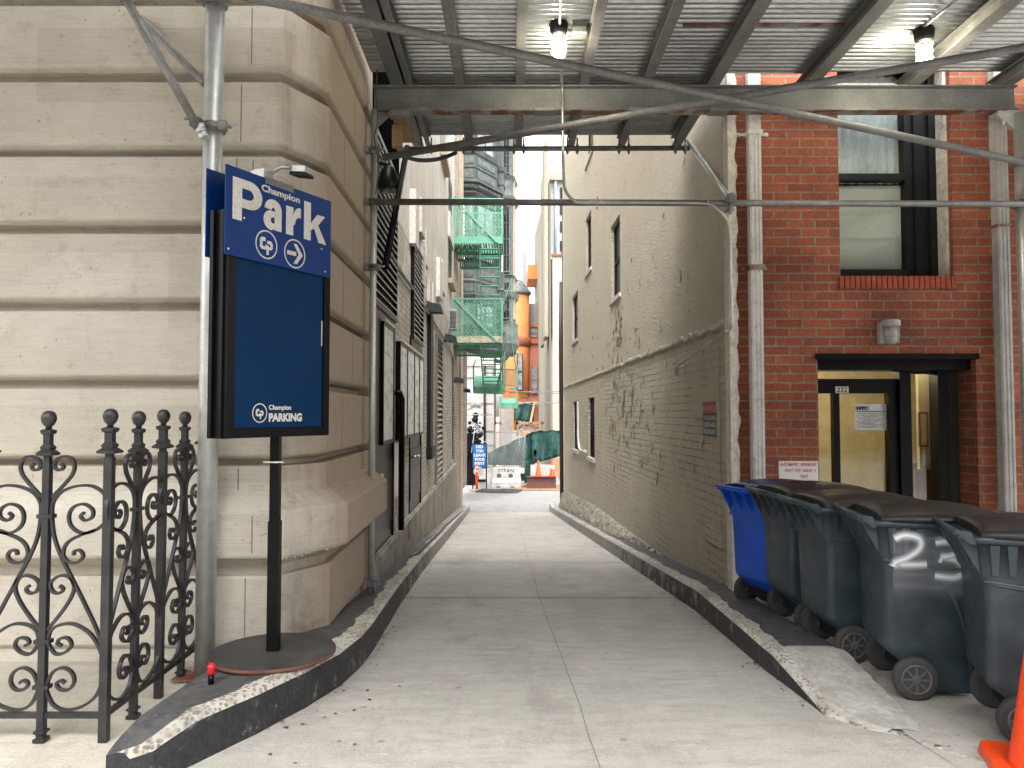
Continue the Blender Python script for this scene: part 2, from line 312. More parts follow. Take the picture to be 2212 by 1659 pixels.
def scuff(m, c):
    t = m.node_tree; b = [n for n in t.nodes if n.type == 'BSDF_PRINCIPLED'][0]; src = b.inputs['Base Color'].links[0].from_socket
    v = vec(t, 'obj', (30, 30, 2.5)); f = ramp(t, noise(t, v, 1.2, 7, .8), .60, .72); f2 = ramp(t, noise(t, vec(t, 'obj'), 4, 4), .45, .65)
    col = mixc(t, math_(t, 'MULTIPLY', math_(t, 'MULTIPLY', f, f2), .8), src, c)
    col = mixc(t, math_(t, 'MULTIPLY', ramp(t, noise(t, vec(t, 'obj'), 7, 8, .8), .5, .75), .5), col, c)
    t.links.new(col, b.inputs['Base Color'])
    r_ = ramp(t, noise(t, vec(t, 'obj'), 6, 6, .7), .3, .7, (.28,) * 3 + (1,), (.6,) * 3 + (1,)); t.links.new(r_, b.inputs['Roughness'])
scuff(m_bin, (.06, .08, .085)); scuff(m_binblue, (.03, .11, .5)); scuff(m_lid, (.045, .045, .045))
# ------------------------------------------------------------------ mesh builder
def V(p): return Vector(p)
class MB:
    def __init__(s): s.bm = bmesh.new(); s.uv = None
    def verts(s, pts): return [s.bm.verts.new(p) for p in pts]
    def face(s, vs, mi=0):
        try: f = s.bm.faces.new(vs); f.material_index = mi; return f
        except ValueError: return None
    def quad(s, a, b, c, d, mi=0): return s.face(s.verts((a, b, c, d)), mi)
    def hexa(s, p, mi=0):            # p: 8 points, bottom 4 ccw, top 4 ccw
        v = s.verts(p)
        for q in ((3, 2, 1, 0), (4, 5, 6, 7), (0, 1, 5, 4), (1, 2, 6, 5), (2, 3, 7, 6), (3, 0, 4, 7)): s.face([v[i] for i in q], mi)
    def box(s, x0, x1, y0, y1, z0, z1, mi=0, fn=None, bev=0):
        if x0 > x1: x0, x1 = x1, x0
        if y0 > y1: y0, y1 = y1, y0
        if z0 > z1: z0, z1 = z1, z0
        p = [(x0, y0, z0), (x1, y0, z0), (x1, y1, z0), (x0, y1, z0), (x0, y0, z1), (x1, y0, z1), (x1, y1, z1), (x0, y1, z1)]
        if fn: p = [fn(*q) for q in p]
        s.hexa(p, mi); return s
    def bar(s, a, b, wd, ht, up=(0, 0, 1), mi=0):      # rectangular bar from a to b
        a = V(a); b = V(b); d = (b - a).normalized(); upv = V(up)
        if abs(d.dot(upv)) > .98: upv = V((0, 1, 0))
        sx = d.cross(upv).normalized() * wd / 2; sz = sx.cross(d).normalized() * ht / 2
        s.hexa([a - sx - sz, a + sx - sz, b + sx - sz, b - sx - sz, a - sx + sz, a + sx + sz, b + sx + sz, b - sx + sz], mi); return s
    def tube(s, pts, r, n=10, mi=0, cap=True, closed=False):
        pts = [V(p) for p in pts]; rr = r if isinstance(r, (list, tuple)) else [r] * len(pts)
        rings = []; prevn = None
        for i, p in enumerate(pts):
            d = (pts[min(i + 1, len(pts) - 1)] - pts[max(i - 1, 0)]).normalized()
            if prevn is None:
                ref = V((0, 0, 1)) if abs(d.z) < .9 else V((1, 0, 0)); nx = d.cross(ref).normalized()
            else:
                nx = (prevn - d * prevn.dot(d)).normalized()
            prevn = nx; ny = d.cross(nx)
            rings.append(s.verts([p + (nx * math.cos(2 * math.pi * k / n) + ny * math.sin(2 * math.pi * k / n)) * rr[i] for k in range(n)]))
        for a, b in zip(rings, rings[1:]):
            for k in range(n):
                f = s.face((a[k], a[(k + 1) % n], b[(k + 1) % n], b[k]), mi)
                if f: f.smooth = True
        if cap: s.face(rings[0][::-1], mi); s.face(rings[-1], mi)
        return s
    def lathe(s, prof, c=(0, 0, 0), n=20, axis=2, mi=0, sq=False, smooth=True):
        rings = []
        for (r, h) in prof:
            ring = []
            for k in range(n):
                a = 2 * math.pi * k / n + (math.pi / 4 if sq else 0)
                x, y = r * math.cos(a), r * math.sin(a)
                p = {2: (x, y, h), 1: (x, h, y), 0: (h, x, y)}[axis]
                ring.append((c[0] + p[0], c[1] + p[1], c[2] + p[2]))
            rings.append(s.verts(ring))
        for a, b in zip(rings, rings[1:]):
            for k in range(n):
                f = s.face((a[k], a[(k + 1) % n], b[(k + 1) % n], b[k]), mi)
                if f and smooth and not sq: f.smooth = True
        s.face(rings[0][::-1], mi); s.face(rings[-1], mi); return s
    def loft(s, rings, mi=0, cap=True, smooth=False, closed=True):
        rs = [s.verts(r) for r in rings]; n = len(rs[0])
        for a, b in zip(rs, rs[1:]):
            for k in range(n if closed else n - 1):
                f = s.face((a[k], a[(k + 1) % n], b[(k + 1) % n], b[k]), mi)
                if f and smooth: f.smooth = True
        if cap: s.face(rs[0][::-1], mi); s.face(rs[-1], mi)
        return s
    def strap(s, pts, t, d, nrm, mi=0):               # flat bar bent along pts, in the plane with normal nrm
        pts = [V(p) for p in pts]; nrm = V(nrm).normalized(); rings = []
        for i, p in enumerate(pts):
            dd = (pts[min(i + 1, len(pts) - 1)] - pts[max(i - 1, 0)]).normalized(); q = dd.cross(nrm).normalized()
            rings.append([p + q * t / 2 + nrm * d / 2, p - q * t / 2 + nrm * d / 2, p - q * t / 2 - nrm * d / 2, p + q * t / 2 - nrm * d / 2])
        return s.loft(rings, mi)
    def ribbon(s, pts, wd, nrm, mi=0):                # flat ribbon with uv across
        if s.uv is None: s.uv = s.bm.loops.layers.uv.new('UVMap')
        pts = [V(p) for p in pts]; nrm = V(nrm).normalized(); L = []
        for i, p in enumerate(pts):
            dd = (pts[min(i + 1, len(pts) - 1)] - pts[max(i - 1, 0)]).normalized(); q = dd.cross(nrm).normalized()
            L.append(s.verts((p + q * wd / 2, p - q * wd / 2)))
        for i in range(len(L) - 1):
            f = s.face((L[i][0], L[i][1], L[i + 1][1], L[i + 1][0]), mi)
            if f:
                for lp, uvv in zip(f.loops, ((i, 0), (i, 1), (i + 1, 1), (i + 1, 0))): lp[s.uv].uv = uvv
        return s
    def mesh(s, name, mats, org=(0, 0, 0), bevel=0, seg=2, fixn=True):
        if bevel:
            es = [e for e in s.bm.edges if len(e.link_faces) == 2 and e.calc_face_angle(0) > .5]
            bmesh.ops.bevel(s.bm, geom=es, offset=bevel, segments=seg, affect='EDGES', profile=.6)
        if fixn: bmesh.ops.recalc_face_normals(s.bm, faces=s.bm.faces)
        me = bpy.data.meshes.new(name); s.bm.to_mesh(me); s.bm.free()
        me.transform(Matrix.Translation(-V(org)))
        for m in (mats if isinstance(mats, (list, tuple)) else [mats]): me.materials.append(m)
        return me
def tag(o, label, cat, group=None):
    o['label'] = label; o['category'] = cat
    if group: o['group'] = group
    return o
def thing(name, loc, label, cat, group=None):
    o = bpy.data.objects.new(name, None); o.empty_display_size = .1; S.collection.objects.link(o); o.location = loc
    return tag(o, label, cat, group)
def wloc(o):
    l = V(o.location)
    while o.parent: o = o.parent; l = l + V(o.location)
    return l
def part(name, mb, mats, parent, label=None, bevel=0, fixn=True, kind=None):
    """mesh given in world coordinates, linked as a child of parent (while parent is unrotated)"""
    me = mb.mesh(name, mats, (0, 0, 0), bevel, fixn=fixn)
    cs = [v.co for v in me.vertices]
    c = sum(cs, Vector()) / max(1, len(cs))
    me.transform(Matrix.Translation(-c))
    o = bpy.data.objects.new(name, me); S.collection.objects.link(o); o.parent = parent; o.location = c - wloc(parent)
    if label: o['label'] = label
    if kind: o['kind'] = kind
    return o
def solo(name, mb, mats, label, cat, group=None, bevel=0, kind=None, fixn=True):
    me = mb.mesh(name, mats, (0, 0, 0), bevel, fixn=fixn)
    xs = [v.co for v in me.vertices]; c = sum(xs, Vector()) / len(xs); c.z = min(v.z for v in xs)
    me.transform(Matrix.Translation(-c))
    o = bpy.data.objects.new(name, me); S.collection.objects.link(o); o.location = c
    if kind == 'structure': o['kind'] = kind
    else:
        tag(o, label, cat, group)
        if kind: o['kind'] = kind
    return o
def struct(name, mb, mats, fixn=True): return solo(name, mb, mats, None, None, kind='structure', fixn=fixn)
def copy_tree(o, parent=None):
    c = o.copy(); S.collection.objects.link(c)
    if parent is not None: c.parent = parent
    for ch in o.children: copy_tree(ch, c)
    return c
def cr(P, n=6):                                          # catmull-rom
    P = [V(p) for p in P]; out_ = []
    for i in range(len(P) - 1):
        a, b, c, d = P[max(i - 1, 0)], P[i], P[i + 1], P[min(i + 2, len(P) - 1)]
        for k in range(n):
            t = k / n
            out_.append(.5 * ((2 * b) + (c - a) * t + (2 * a - 5 * b + 4 * c - d) * t * t + (3 * b - a - 3 * c + d) * t ** 3))
    out_.append(P[-1]); return out_
def holes(mb, a0, a1, b0, b1, hs_, fn, depth, mi=0, mir=None, step=None):
    """wall sheet fn(a, b, d) with rectangular openings and their reveals"""
    A = sorted(set([a0, a1] + [x for h in hs_ for x in h[:2]])); B = sorted(set([b0, b1] + [x for h in hs_ for x in h[2:4]]))
    mir = mi if mir is None else mir
    for i in range(len(A) - 1):
        for j in range(len(B) - 1):
            ca, cb = (A[i] + A[i + 1]) / 2, (B[j] + B[j + 1]) / 2
            if any(h[0] < ca < h[1] and h[2] < cb < h[3] for h in hs_): continue
            mb.quad(fn(A[i], B[j], 0), fn(A[i + 1], B[j], 0), fn(A[i + 1], B[j + 1], 0), fn(A[i], B[j + 1], 0), mi)
    for h in hs_:
        c = [(h[0], h[2]), (h[1], h[2]), (h[1], h[3]), (h[0], h[3])]
        for k in range(4):
            p, q = c[k], c[(k + 1) % 4]
            mb.quad(fn(*p, 0), fn(*q, 0), fn(*q, depth), fn(*p, depth), mir)
def offs(path, d):                                       # offset an open 2-d path to its right-hand side
    o = []
    for i, p in enumerate(path):
        p = Vector(p)
        ns = []
        if i: e = (p - Vector(path[i - 1])).normalized(); ns.append(Vector((e.y, -e.x)))
        if i < len(path) - 1: e = (Vector(path[i + 1]) - p).normalized(); ns.append(Vector((e.y, -e.x)))
        n = sum(ns, Vector((0, 0))) / len(ns); n = n / max(.3, n.length_squared)
        o.append(p + n * d)
    return o
def sweep(mb, path, prof, mi=0, smooth=False, jit=0):
    rings = []
    for (d, z) in prof:
        rings.append([(q.x, q.y, z) for q in offs(path, d)])
    mb.loft(rings, mi, cap=False, closed=False, smooth=smooth)
def text(parent, s, org, ux, uz, wd, ht, m, off=.0, name='lettering', ext=.002, label=None, shear=0, spacing=1):
    """text fitted in the rectangle org + [0,wd]*ux + [0,ht]*uz"""
    cu = bpy.data.curves.new('t', 'FONT'); cu.body = s; cu.offset = off; cu.align_x = 'CENTER'; cu.shear = shear
    cu.space_character = spacing; cu.resolution_u = 4; cu.space_line = .95
    ob = bpy.data.objects.new('t', cu); S.collection.objects.link(ob)
    dg = bpy.context.evaluated_depsgraph_get(); me = bpy.data.meshes.new_from_object(ob.evaluated_get(dg))
    bpy.data.objects.remove(ob)
    xs = [v.co.x for v in me.vertices]; ys = [v.co.y for v in me.vertices]
    x0, x1, y0, y1 = min(xs), max(xs), min(ys), max(ys)
    ux = V(ux).normalized(); uz = V(uz).normalized(); n = ux.cross(uz); org = V(org)
    for v in me.vertices:
        v.co = org + ux * ((v.co.x - x0) / (x1 - x0) * wd) + uz * ((v.co.y - y0) / (y1 - y0) * ht) + n * ext
    me.materials.clear(); me.materials.append(m)
    c = sum((v.co for v in me.vertices), Vector()) / len(me.vertices)
    me.transform(Matrix.Translation(-c)); me.name = name
    o = bpy.data.objects.new(name, me); S.collection.objects.link(o); o.parent = parent; o.location = c - wloc(parent)
    if label: o['label'] = label
    return o

SK = .0201                                               # the alley runs a hair to the left
def LW(Y, out_, z): return V((-1.35 - SK * (Y - 6.7) + out_, Y, z))
def RW(Y, out_, z): return V((1.937 - SK * (Y - 6.7) - out_, Y, z))
def YL(u): return 1.215 / ((1106 - u) / 1640 - SK)
def YR(u): return 2.072 / ((u - 1106) / 1640 + SK)
def zd(Y):                                               # driveway surface: level pavement, then 8 % down the alley
    if Y > 24.4: return EYE - 3.132
    if Y < 3.2: return 0
    if Y < 4.8: t = (Y - 3.2) / 1.6; return -.08 * .8 * t * t
    return EYE - 1.18 - .08 * Y
def lerp(T, y):
    if y <= T[0][0]: return T[0][1]
    for a, b in zip(T, T[1:]):
        if y <= b[0]: return a[1] + (b[1] - a[1]) * (y - a[0]) / (b[0] - a[0])
    return T[-1][1]

# ------------------------------------------------------------------ ground
mb = MB()
ys = [-60, -20, -5, 0, 2, 3.2, 3.6, 4, 4.4, 4.8, 5.5, 6.5, 8, 12, 18, 24.4, 30, 60, 200, 900]
xs_ = [-600, -60, -10, 10, 60, 600]
for a, b in zip(ys, ys[1:]):
    for c, d in zip(xs_, xs_[1:]): mb.quad((c, a, zd(a) - .012), (d, a, zd(a) - .012), (d, b, zd(b) - .012), (c, b, zd(b) - .012))
struct('ground', mb, m_ground)
mb = MB()
yy = [-3, 0, 1.5, 2.4, 3.0, 3.2, 3.5, 3.8, 4.1, 4.4, 4.8, 5.5, 6.2, 6.9, 7.62, 7.64, 9, 12, 16, 20, 24.4]
def dl(Y): return lerp([(0, -2.6), (2.9, -1.75), (3.3, -1.5), (3.7, -1.3), (4.6, -1.05), (7, -1.15), (9.4, -1.2), (27, -1.55)], Y)
def dr(Y): return lerp([(0, 2.8), (2.9, 2.25), (3.6, 1.9), (3.9, 1.7), (6.7, 1.75), (27, 1.3)], Y)
for a, b in zip(yy, yy[1:]):
    mb.quad((dl(a), a, zd(a)), (dr(a), a, zd(a)), (dr(b), b, zd(b)), (dl(b), b, zd(b)))
struct('driveway', mb, m_drive)
mb = MB()                                                # tooled joints and a hairline crack of the driveway
for Y in (7.4, 10.4, 14.0, 19.0, 24.0): mb.quad((dl(Y) + .1, Y, zd(Y) + .003), (dr(Y) - .1, Y, zd(Y) + .003), (dr(Y) - .1, Y + .016, zd(Y + .01) + .003), (dl(Y) + .1, Y + .016, zd(Y + .01) + .003))
cl = [];
for i in range(60):
    Y = 2.6 + i * .35; cl.append((lerp([(2.6, .36), (3.3, .37), (7.5, .26), (24, .12)], Y) + random.uniform(-.006, .006), Y))
for (x0, y0), (x1, y1) in zip(cl, cl[1:]): mb.quad((x0, y0, zd(y0) + .003), (x0 + .0035, y0, zd(y0) + .003), (x1 + .0035, y1, zd(y1) + .003), (x1, y1, zd(y1) + .003))
struct('driveway_joints', mb, M('dark joint line', (.13, .125, .12), .95, coord='pos'))  # joint and crack strips in one dark colour
mb = MB()
mb.quad((-9, -1, -.004), (-2.5, -1, -.004), (-1.42, 3.3, -.004), (-9, 3.3, -.004)); mb.quad((-9, 3.3, -.004), (-1.42, 3.3, -.004), (-1.42, 4.8, -.004), (-9, 4.8, -.004))
struct('pavement', mb, m_walk)
mb = MB()
mb.quad((2.5, -1, .002), (9, -1, .002), (9, 3.6, .002), (1.85, 3.6, .002)); mb.quad((1.85, 3.6, .002), (9, 3.6, .002), (9, 5.2, 0.0), (1.85, 5.2, 0.0)); mb.quad((1.85, 5.2, 0), (9, 5.2, 0), (9, 6.8, -.06), (1.85, 6.8, -.06))
struct('pavement', mb, m_drive)
# kerbs: bottom of face, top of face, inner edge of worn strip, back
def kerb(name, Ys, fb, ht, bk, strip, side, flip=False):
    m = MB(); rows = []
    for i, Y in enumerate(Ys):
        x = fb(Y); h = ht(Y); z0 = zd(Y) - .05; zt = zd(Y) + h
        s = strip * (.9 + .28 * math.sin(Y * 5.1) * math.sin(Y * 2.3 + 1) + .12 * math.sin(Y * 17) + .06 * math.sin(Y * 41)) * min(1, .35 + max(0, Y - 3.1) * 2); d = 1 if not flip else -1
        xb = bk(Y)
        rows.append(m.verts([(x, Y, z0), (x - d * .012, Y, zt - .025), (x - d * .035, Y, zt), (x - d * (.035 + s), Y, zt + .002), (xb, Y, zt - .01), (xb, Y, z0)]))
    for a, b in zip(rows, rows[1:]):
        for k, mi in enumerate((0, 1, 1, 2, 2)):
            m.face((a[k], a[k + 1], b[k + 1], b[k]), mi)
    m.face(rows[0], 0); m.face(rows[-1][::-1], 0)
    return struct(name, m, side)
Ys = [3.12 + i * .035 for i in range(61)] + [5.25 + i * .09 for i in range(220)]
nose = lambda Y: max(0, min(1, (Y - 3.1) / .25)) ** .5
def fbL(Y): return lerp([(3.1, -1.60), (3.14, -1.46), (3.24, -1.40), (3.64, -1.20), (4.0, -1.06), (4.36, -.965), (4.8, -.93), (5.18, -.935), (7.0, -1.02), (9.4, -1.095), (27.4, -1.42)], Y)
def bkL(Y): return lerp([(3.1, -1.64), (3.3, -1.62), (3.6, -1.60), (4.0, -1.58), (5.2, -1.56), (6.6, -1.6), (6.8, -1.45), (27, -1.86)], Y)
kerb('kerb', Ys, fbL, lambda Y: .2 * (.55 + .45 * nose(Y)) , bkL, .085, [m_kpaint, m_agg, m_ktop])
Ys = [3.62 + i * .035 for i in range(60)] + [5.75 + i * .09 for i in range(218)]
def fbR(Y): return lerp([(3.62, 1.80), (3.7, 1.66), (3.87, 1.56), (4.7, 1.535), (6.7, 1.60), (27, 1.19)], Y)
def bkR(Y): return lerp([(3.62, 1.95), (4.2, 1.99), (4.7, 1.99), (5.5, 1.97), (6.6, 1.99), (27, 1.65)], Y)
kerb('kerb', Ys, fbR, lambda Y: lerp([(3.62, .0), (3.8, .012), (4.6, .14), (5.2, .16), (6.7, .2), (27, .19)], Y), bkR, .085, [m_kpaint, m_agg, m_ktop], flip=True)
mb = MB()                                                # cement slope where the right kerb dies into the pavement
g = []
for i in range(19):
    Y = 3.66 + i * .055; h = zd(Y) + lerp([(3.62, .0), (3.8, .012), (4.6, .14), (5.2, .16)], Y) + .009; f = i / 18
    g.append([(fbR(Y) + .03 + .06 * f + random.uniform(-.012, .012), Y, h - .012), (fbR(Y) + .07 + .06 * f, Y, h + .004), (1.88 + .04 * f, Y, h + .002), (1.96 + .03 * f + random.uniform(-.008, .008), Y, h - .008), (2.02, Y, min(h - .05, .003))])
mb.loft(g, cap=False, closed=False); struct('kerb_ramp', mb, m_ramp)
# rough boundary between driveway and pavement by the bins
mb = MB()
p0 = [(1.9, 3.52), (2.15, 3.2), (2.42, 2.7), (2.7, 2.1)]
for (a, b), (c, d) in zip(p0, p0[1:]):
    for k in range(9):
        t = k / 9; x = a + (c - a) * t; y = b + (d - b) * t
        mb.lathe([(.05 * random.uniform(.5, 1.2), -.01), (.035 * random.uniform(.5, 1), .004)], (x, y, .004), 7)
struct('pavement_edge', mb, m_ramp)

# the far side of the street, behind the camera
ac = thing('street_building', (0, -17, 0), 'brown row of houses across the street behind the viewer', 'building')
m_brown = brick('brown street brick', (.22, .14, .10), (.17, .10, .07), (.2, .17, .14), .24, .08, .008)
mb = MB(); wh_ = [(x, x + 1.1, z, z + 1.9) for x in range(-22, 22, 3) for z in (1.0, 4.6, 8.2)]
holes(mb, -24, 24, -.2, 11.5, wh_, lambda a, b, d: V((a, -16 - d, b)), .2); mb.quad((-24, -16, 11.5), (24, -16, 11.5), (24, -26, 11.5), (-24, -26, 11.5)); part('wall', mb, m_brown, ac, fixn=False)
mb = MB(); mb.box(-24, 24, -16.25, -16.2, -.2, 11.4); part('window', mb, m_paneblk, ac)
# ------------------------------------------------------------------ stone building, left
YW = 4.68
path = [(-9, YW), (-1.44, YW), (-1.237, 5.07), (-1.27, 6.80)]
pr = []
def zz(v): return Z_(v, YW)
prof = []
gr = [(-360, -332), (-188, -156), (-22, 12), (143, 177), (311, 338), (475, 505), (643, 672), (812, 840), (985, 1007)]
top = zz(-900)
prof.append((0, top))
for a, b in gr:
    za, zb = zz(a), zz(b)
    prof += [(0, za + .016), (-.004, za + .005), (-.014, za - .004), (-.05, za - .02), (-.10, za - .026), (-.11, za - .03), (-.11, zb + .0015), (-.006, zb), (-.001, zb - .003), (0, zb - .008)]
prof += [(0, Z_(1062, 4.66)), (.012, Z_(1067, 4.66)), (.03, Z_(1071, 4.62)), (.12, Z_(1098, 4.56)), (.148, Z_(1104, 4.53)), (.155, Z_(1110, 4.53)), (.155, Z_(1200, 4.53)), (.148, Z_(1206, 4.53)),
         (.13, Z_(1208, 4.54)), (.03, Z_(1216, 4.65)), (-.01, Z_(1222, 4.68)), (-.015, Z_(1242, 4.68)), (.02, Z_(1244, 4.67)), (.03, Z_(1250, 4.66)), (.03, Z_(1392, 4.65)), (.02, Z_(1397, 4.65)), (-.01, Z_(1402, 4.68)), (-.01, -.25)]
sb = thing('stone_building', (-3, 5.5, 0), 'pale limestone building with deep horizontal grooves and moulded base, behind the iron fence', 'building')
mb = MB(); sweep(mb, path, prof)
mb.quad((-9, YW, top), (-1.44, YW, top), (-1.27, 6.8, top), (-9, 6.8, top)); mb.quad((-1.27, 6.8, top), (-1.9, 6.8, top), (-1.9, 6.8, -.3), (-1.27, 6.8, -.3))
part('wall', mb, m_stone, sb, fixn=True)
mb = MB()                                                # vertical joints
for (u, a, b) in ((545, 12, 143), (522, 178, 311), (512, 338, 475), (547, 343, 475), (500, 505, 643), (530, 1245, 1395), (515, 1007, 1063), (545, 1110, 1200)):
    d = 4.68 - (.155 if 1100 < u * 0 + a < 1205 else .03 if a > 1240 else 0)
    pa, pb = at(u, a, d), at(u, b, d); mb.box(pa.x - .0035, pa.x + .0035, d - .001, d + .003, pb.z + .012, pa.z - .012)
def sidept(t, z, o=0):                                   # along the alley return
    return V((-1.237 - .0194 * t * 1.7 + o, 5.10 + 1.7 * t, z))
for i, (a, b) in enumerate(list(zip([g_[1] for g_ in gr], [g_[0] for g_ in gr[1:]]))):
    for t in ((.28, .75) if i % 2 else (.5, .92)):
        p = sidept(t, 0); mb.box(p.x - .004, p.x + .0015, p.y - .004, p.y + .004, zz(b) + .014, zz(a) - .014)
part('joint', mb, m_stonejoint, sb, 'dark vertical mortar joints', kind='stuff')
mb = MB()                                                # broken arris patches on the moulding corner
for i in range(16):
    t = i / 15; P = V((-1.36 + .225 * t, 4.53 + .42 * t, 0)); mb.lathe([(random.uniform(.006, .018), -.006), (random.uniform(.004, .01), .006)], (P.x, P.y, Z_(1206, 4.55) + random.uniform(-.006, .006) ), 6)
part('chipped_edge', mb, m_stone, sb)

# ------------------------------------------------------------------ painted brick building, left side of the alley
lb = thing('painted_brick_building', (-1.9, 14, -1), 'grey painted brick building along the left of the alley, with slatted louvres and notice cases', 'building')
YE = YL(1000) - 3
mb = MB()
zup = 3.2 + EYE - 1.5
mb.box(6.82, 21.5, -.6, 0, -.02 + .0, 3.9, fn=lambda a, o, z: LW(a, o, z))
part('wall', mb, m_paintbrick, lb)
mb = MB(); mb.box(6.82, 21.5, -.6, -.004, 3.9, 9.6, fn=lambda a, o, z: LW(a, o, z))
part('upper_wall', mb, m_plaster, lb, 'paler upper wall of smooth plaster')
mb = MB(); mb.box(6.85, 22.4, -.5, .07, -2.5, .1, fn=lambda a, o, z: LW(a, o, z)); mb.box(6.85, 21.6, -.3, .045, .1, .12, fn=lambda a, o, z: LW(a, o, z))
for Y in (9.9, 10.05, 14.6, 15.0, 15.4, 18.8): mb.box(Y, Y + .05, 0, .078, -.12, .105, fn=lambda a, o, z: LW(a, o, z))
part('plinth', mb, M('grey plinth cement', (.36, .34, .29), .9, c2=(.2, .185, .155), scale=3, bmp=.6, bscale=18, coord='pos', bd=.01), lb, 'grey cement plinth below the brick')
def bL(mb, Ya, Yb, o0, o1, z0, z1, mi=0): mb.box(Ya, Yb, o0, o1, z0, z1, mi, fn=lambda a, o, z: LW(a, o, z))
def ZL(v, u): return Z_(v, YL(u))
def louvre(Ya, Yb, z0, z1, n, slat, frame, lab):
    m = MB(); bL(m, Ya, Yb, -.02, .012, z0, z1, 0)
    for a, b in ((Ya - .06, Ya), (Yb, Yb + .06)): bL(m, a, b, -.01, .05, z0 - .05, z1 + .05)
    bL(m, Ya, Yb, -.01, .05, z1, z1 + .05); bL(m, Ya, Yb, -.01, .05, z0 - .05, z0)
    lo = part('louvre', m, frame, lb, lab)
    m = MB()
    for i in range(n):
        z = z0 + (i + .5) * (z1 - z0) / n; h = (z1 - z0) / n
        p = [LW(Ya, .014, z + h * .1), LW(Yb, .014, z + h * .1), LW(Yb, .055, z - h * .35), LW(Ya, .055, z - h * .35)]
        q = [x + V((0, 0, -.012)) for x in p]; m.hexa(q + p)
    part('slats', m, slat, lo)
m_slatw = M('pale slat', (.62, .60, .57), .5, c2=(.5, .48, .45), coord='pos'); m_slatb = M('beige slat', (.42, .40, .34), .6, coord='pos')
louvre(7.0, YL(847), ZL(688, 847), 4.25, 20, m_slatw, m_black, 'tall black louvre with white slats nearest the street')
louvre(YL(887), YL(907), ZL(743, 907), ZL(525, 887), 17, m_slatw, m_black, 'black louvre with white slats above the second black door')
louvre(YL(940), YL(951), .13, ZL(728, 940), 26, m_slatb, M('grey louvre frame', (.14, .135, .12), .7, coord='pos'), 'beige louvre further down the alley')
for (Ya, Yb, z1, lab) in ((7.1, YL(845), 1.2, 'black steel door with a silver knob nearest the street'), (YL(884), YL(906), 1.22, 'black steel door with a lever handle under the notice cases')):
    m = MB(); bL(m, Ya, Yb, -.02, .016, .08, z1); bL(m, Yb, Yb + .05, -.02, .035, .08, z1 + 1.3); bL(m, Ya, Yb, .016, .024, .3, z1 - .2); bL(m, Ya, Yb, -.02, .03, 1.2, 2.6)
    d = part('door', m, m_black, lb, lab)
    m = MB(); p = LW(Ya + .25, .02, .9); m.tube([p, p + V((.07, 0, 0))], .018); m.tube([p + V((.07, 0, 0)), p + V((.1, 0, 0))], .03)
    if z1 > 1.21: m.bar(p + V((.07, 0, 0)), p + V((.07, .3, 0)), .02, .03)
    part('handle', m, m_conduit, d)
def ncase(Ya, Yb, z0, z1, lab):
    m = MB(); bL(m, Ya, Yb, .0, .05, z0, z1); bL(m, Ya, Ya + .035, .05, .06, z0, z1); bL(m, Yb - .035, Yb, .05, .06, z0, z1)
    bL(m, Ya, Yb, .05, .06, z1 - .04, z1); bL(m, Ya, Yb, .05, .06, z0, z0 + .04)
    c = tag(part('x', m, m_black, lb), lab, 'notice case', 'glazed notice cases on the alley wall'); 
    c.name = 'notice_case'; l = wloc(c); c.parent = None; c.location = l
    m = MB(); bL(m, Ya + .036, Yb - .036, .05, .056, z0 + .042, z1 - .042); part('poster', m, M('faded posters', (.80, .81, .80), .6, c2=(.5, .51, .51), scale=3.2, lo=.5, hi=.62, coord='pos', stretch=(1, 1, 3)), c)
    m = MB(); bL(m, Ya - .0, Yb, .0, .075, z1, z1 + .03); part('hood', m, m_galv, c)
zc0, zc1 = ZL(951, 853), ZL(736, 853)
ncase(7.75, YL(839), ZL(958, 830), ZL(700, 825), 'wide notice case of white sheets nearest the street, left of the black drainpipe')
for i, (a, b) in enumerate(((854, 870), (871, 886), (887, 897), (898, 907))):
    ncase(YL(a), YL(b), zc0, zc1, ['notice case directly right of the black drainpipe with a pale poster', 'second notice case right of the black drainpipe', 'third notice case right of the black drainpipe, over the black door', 'narrowest notice case, farthest down the alley'][i])
m = MB(); Y = YL(850); m.tube([LW(Y, -.02, 1.75), LW(Y, .08, 1.75), LW(Y, .1, 1.68), LW(Y, .1, .15)], .036)
solo('drainpipe', m, m_black, 'black drainpipe with elbow between the notice cases on the alley wall', 'drainpipe')
m = MB(); bL(m, YL(848), YL(864), .002, .008, ZL(1075, 855), ZL(957, 855))
solo('poster', m, M('glossy orange poster', (.55, .58, .58), .3, c2=(.75, .2, .1), scale=1.4, lo=.52, hi=.62, coord='pos'), 'glossy pale poster with an orange smear below the notice cases', 'poster')
m = MB(); bL(m, YL(922), YL(928), .0, .07, ZL(975, 925), ZL(680, 925)); bL(m, YL(921), YL(930), .0, .1, ZL(990, 925), ZL(965, 925))
solo('cable_duct', m, m_darkframe, 'tall dark cable duct on the left alley wall between the louvres', 'cable duct')
m = MB(); bL(m, 6.9, 9.1, 0, .03, 4.35, 6.2); part('dark_panel', m, m_blackmatt, lb, 'black panel over the first louvre')
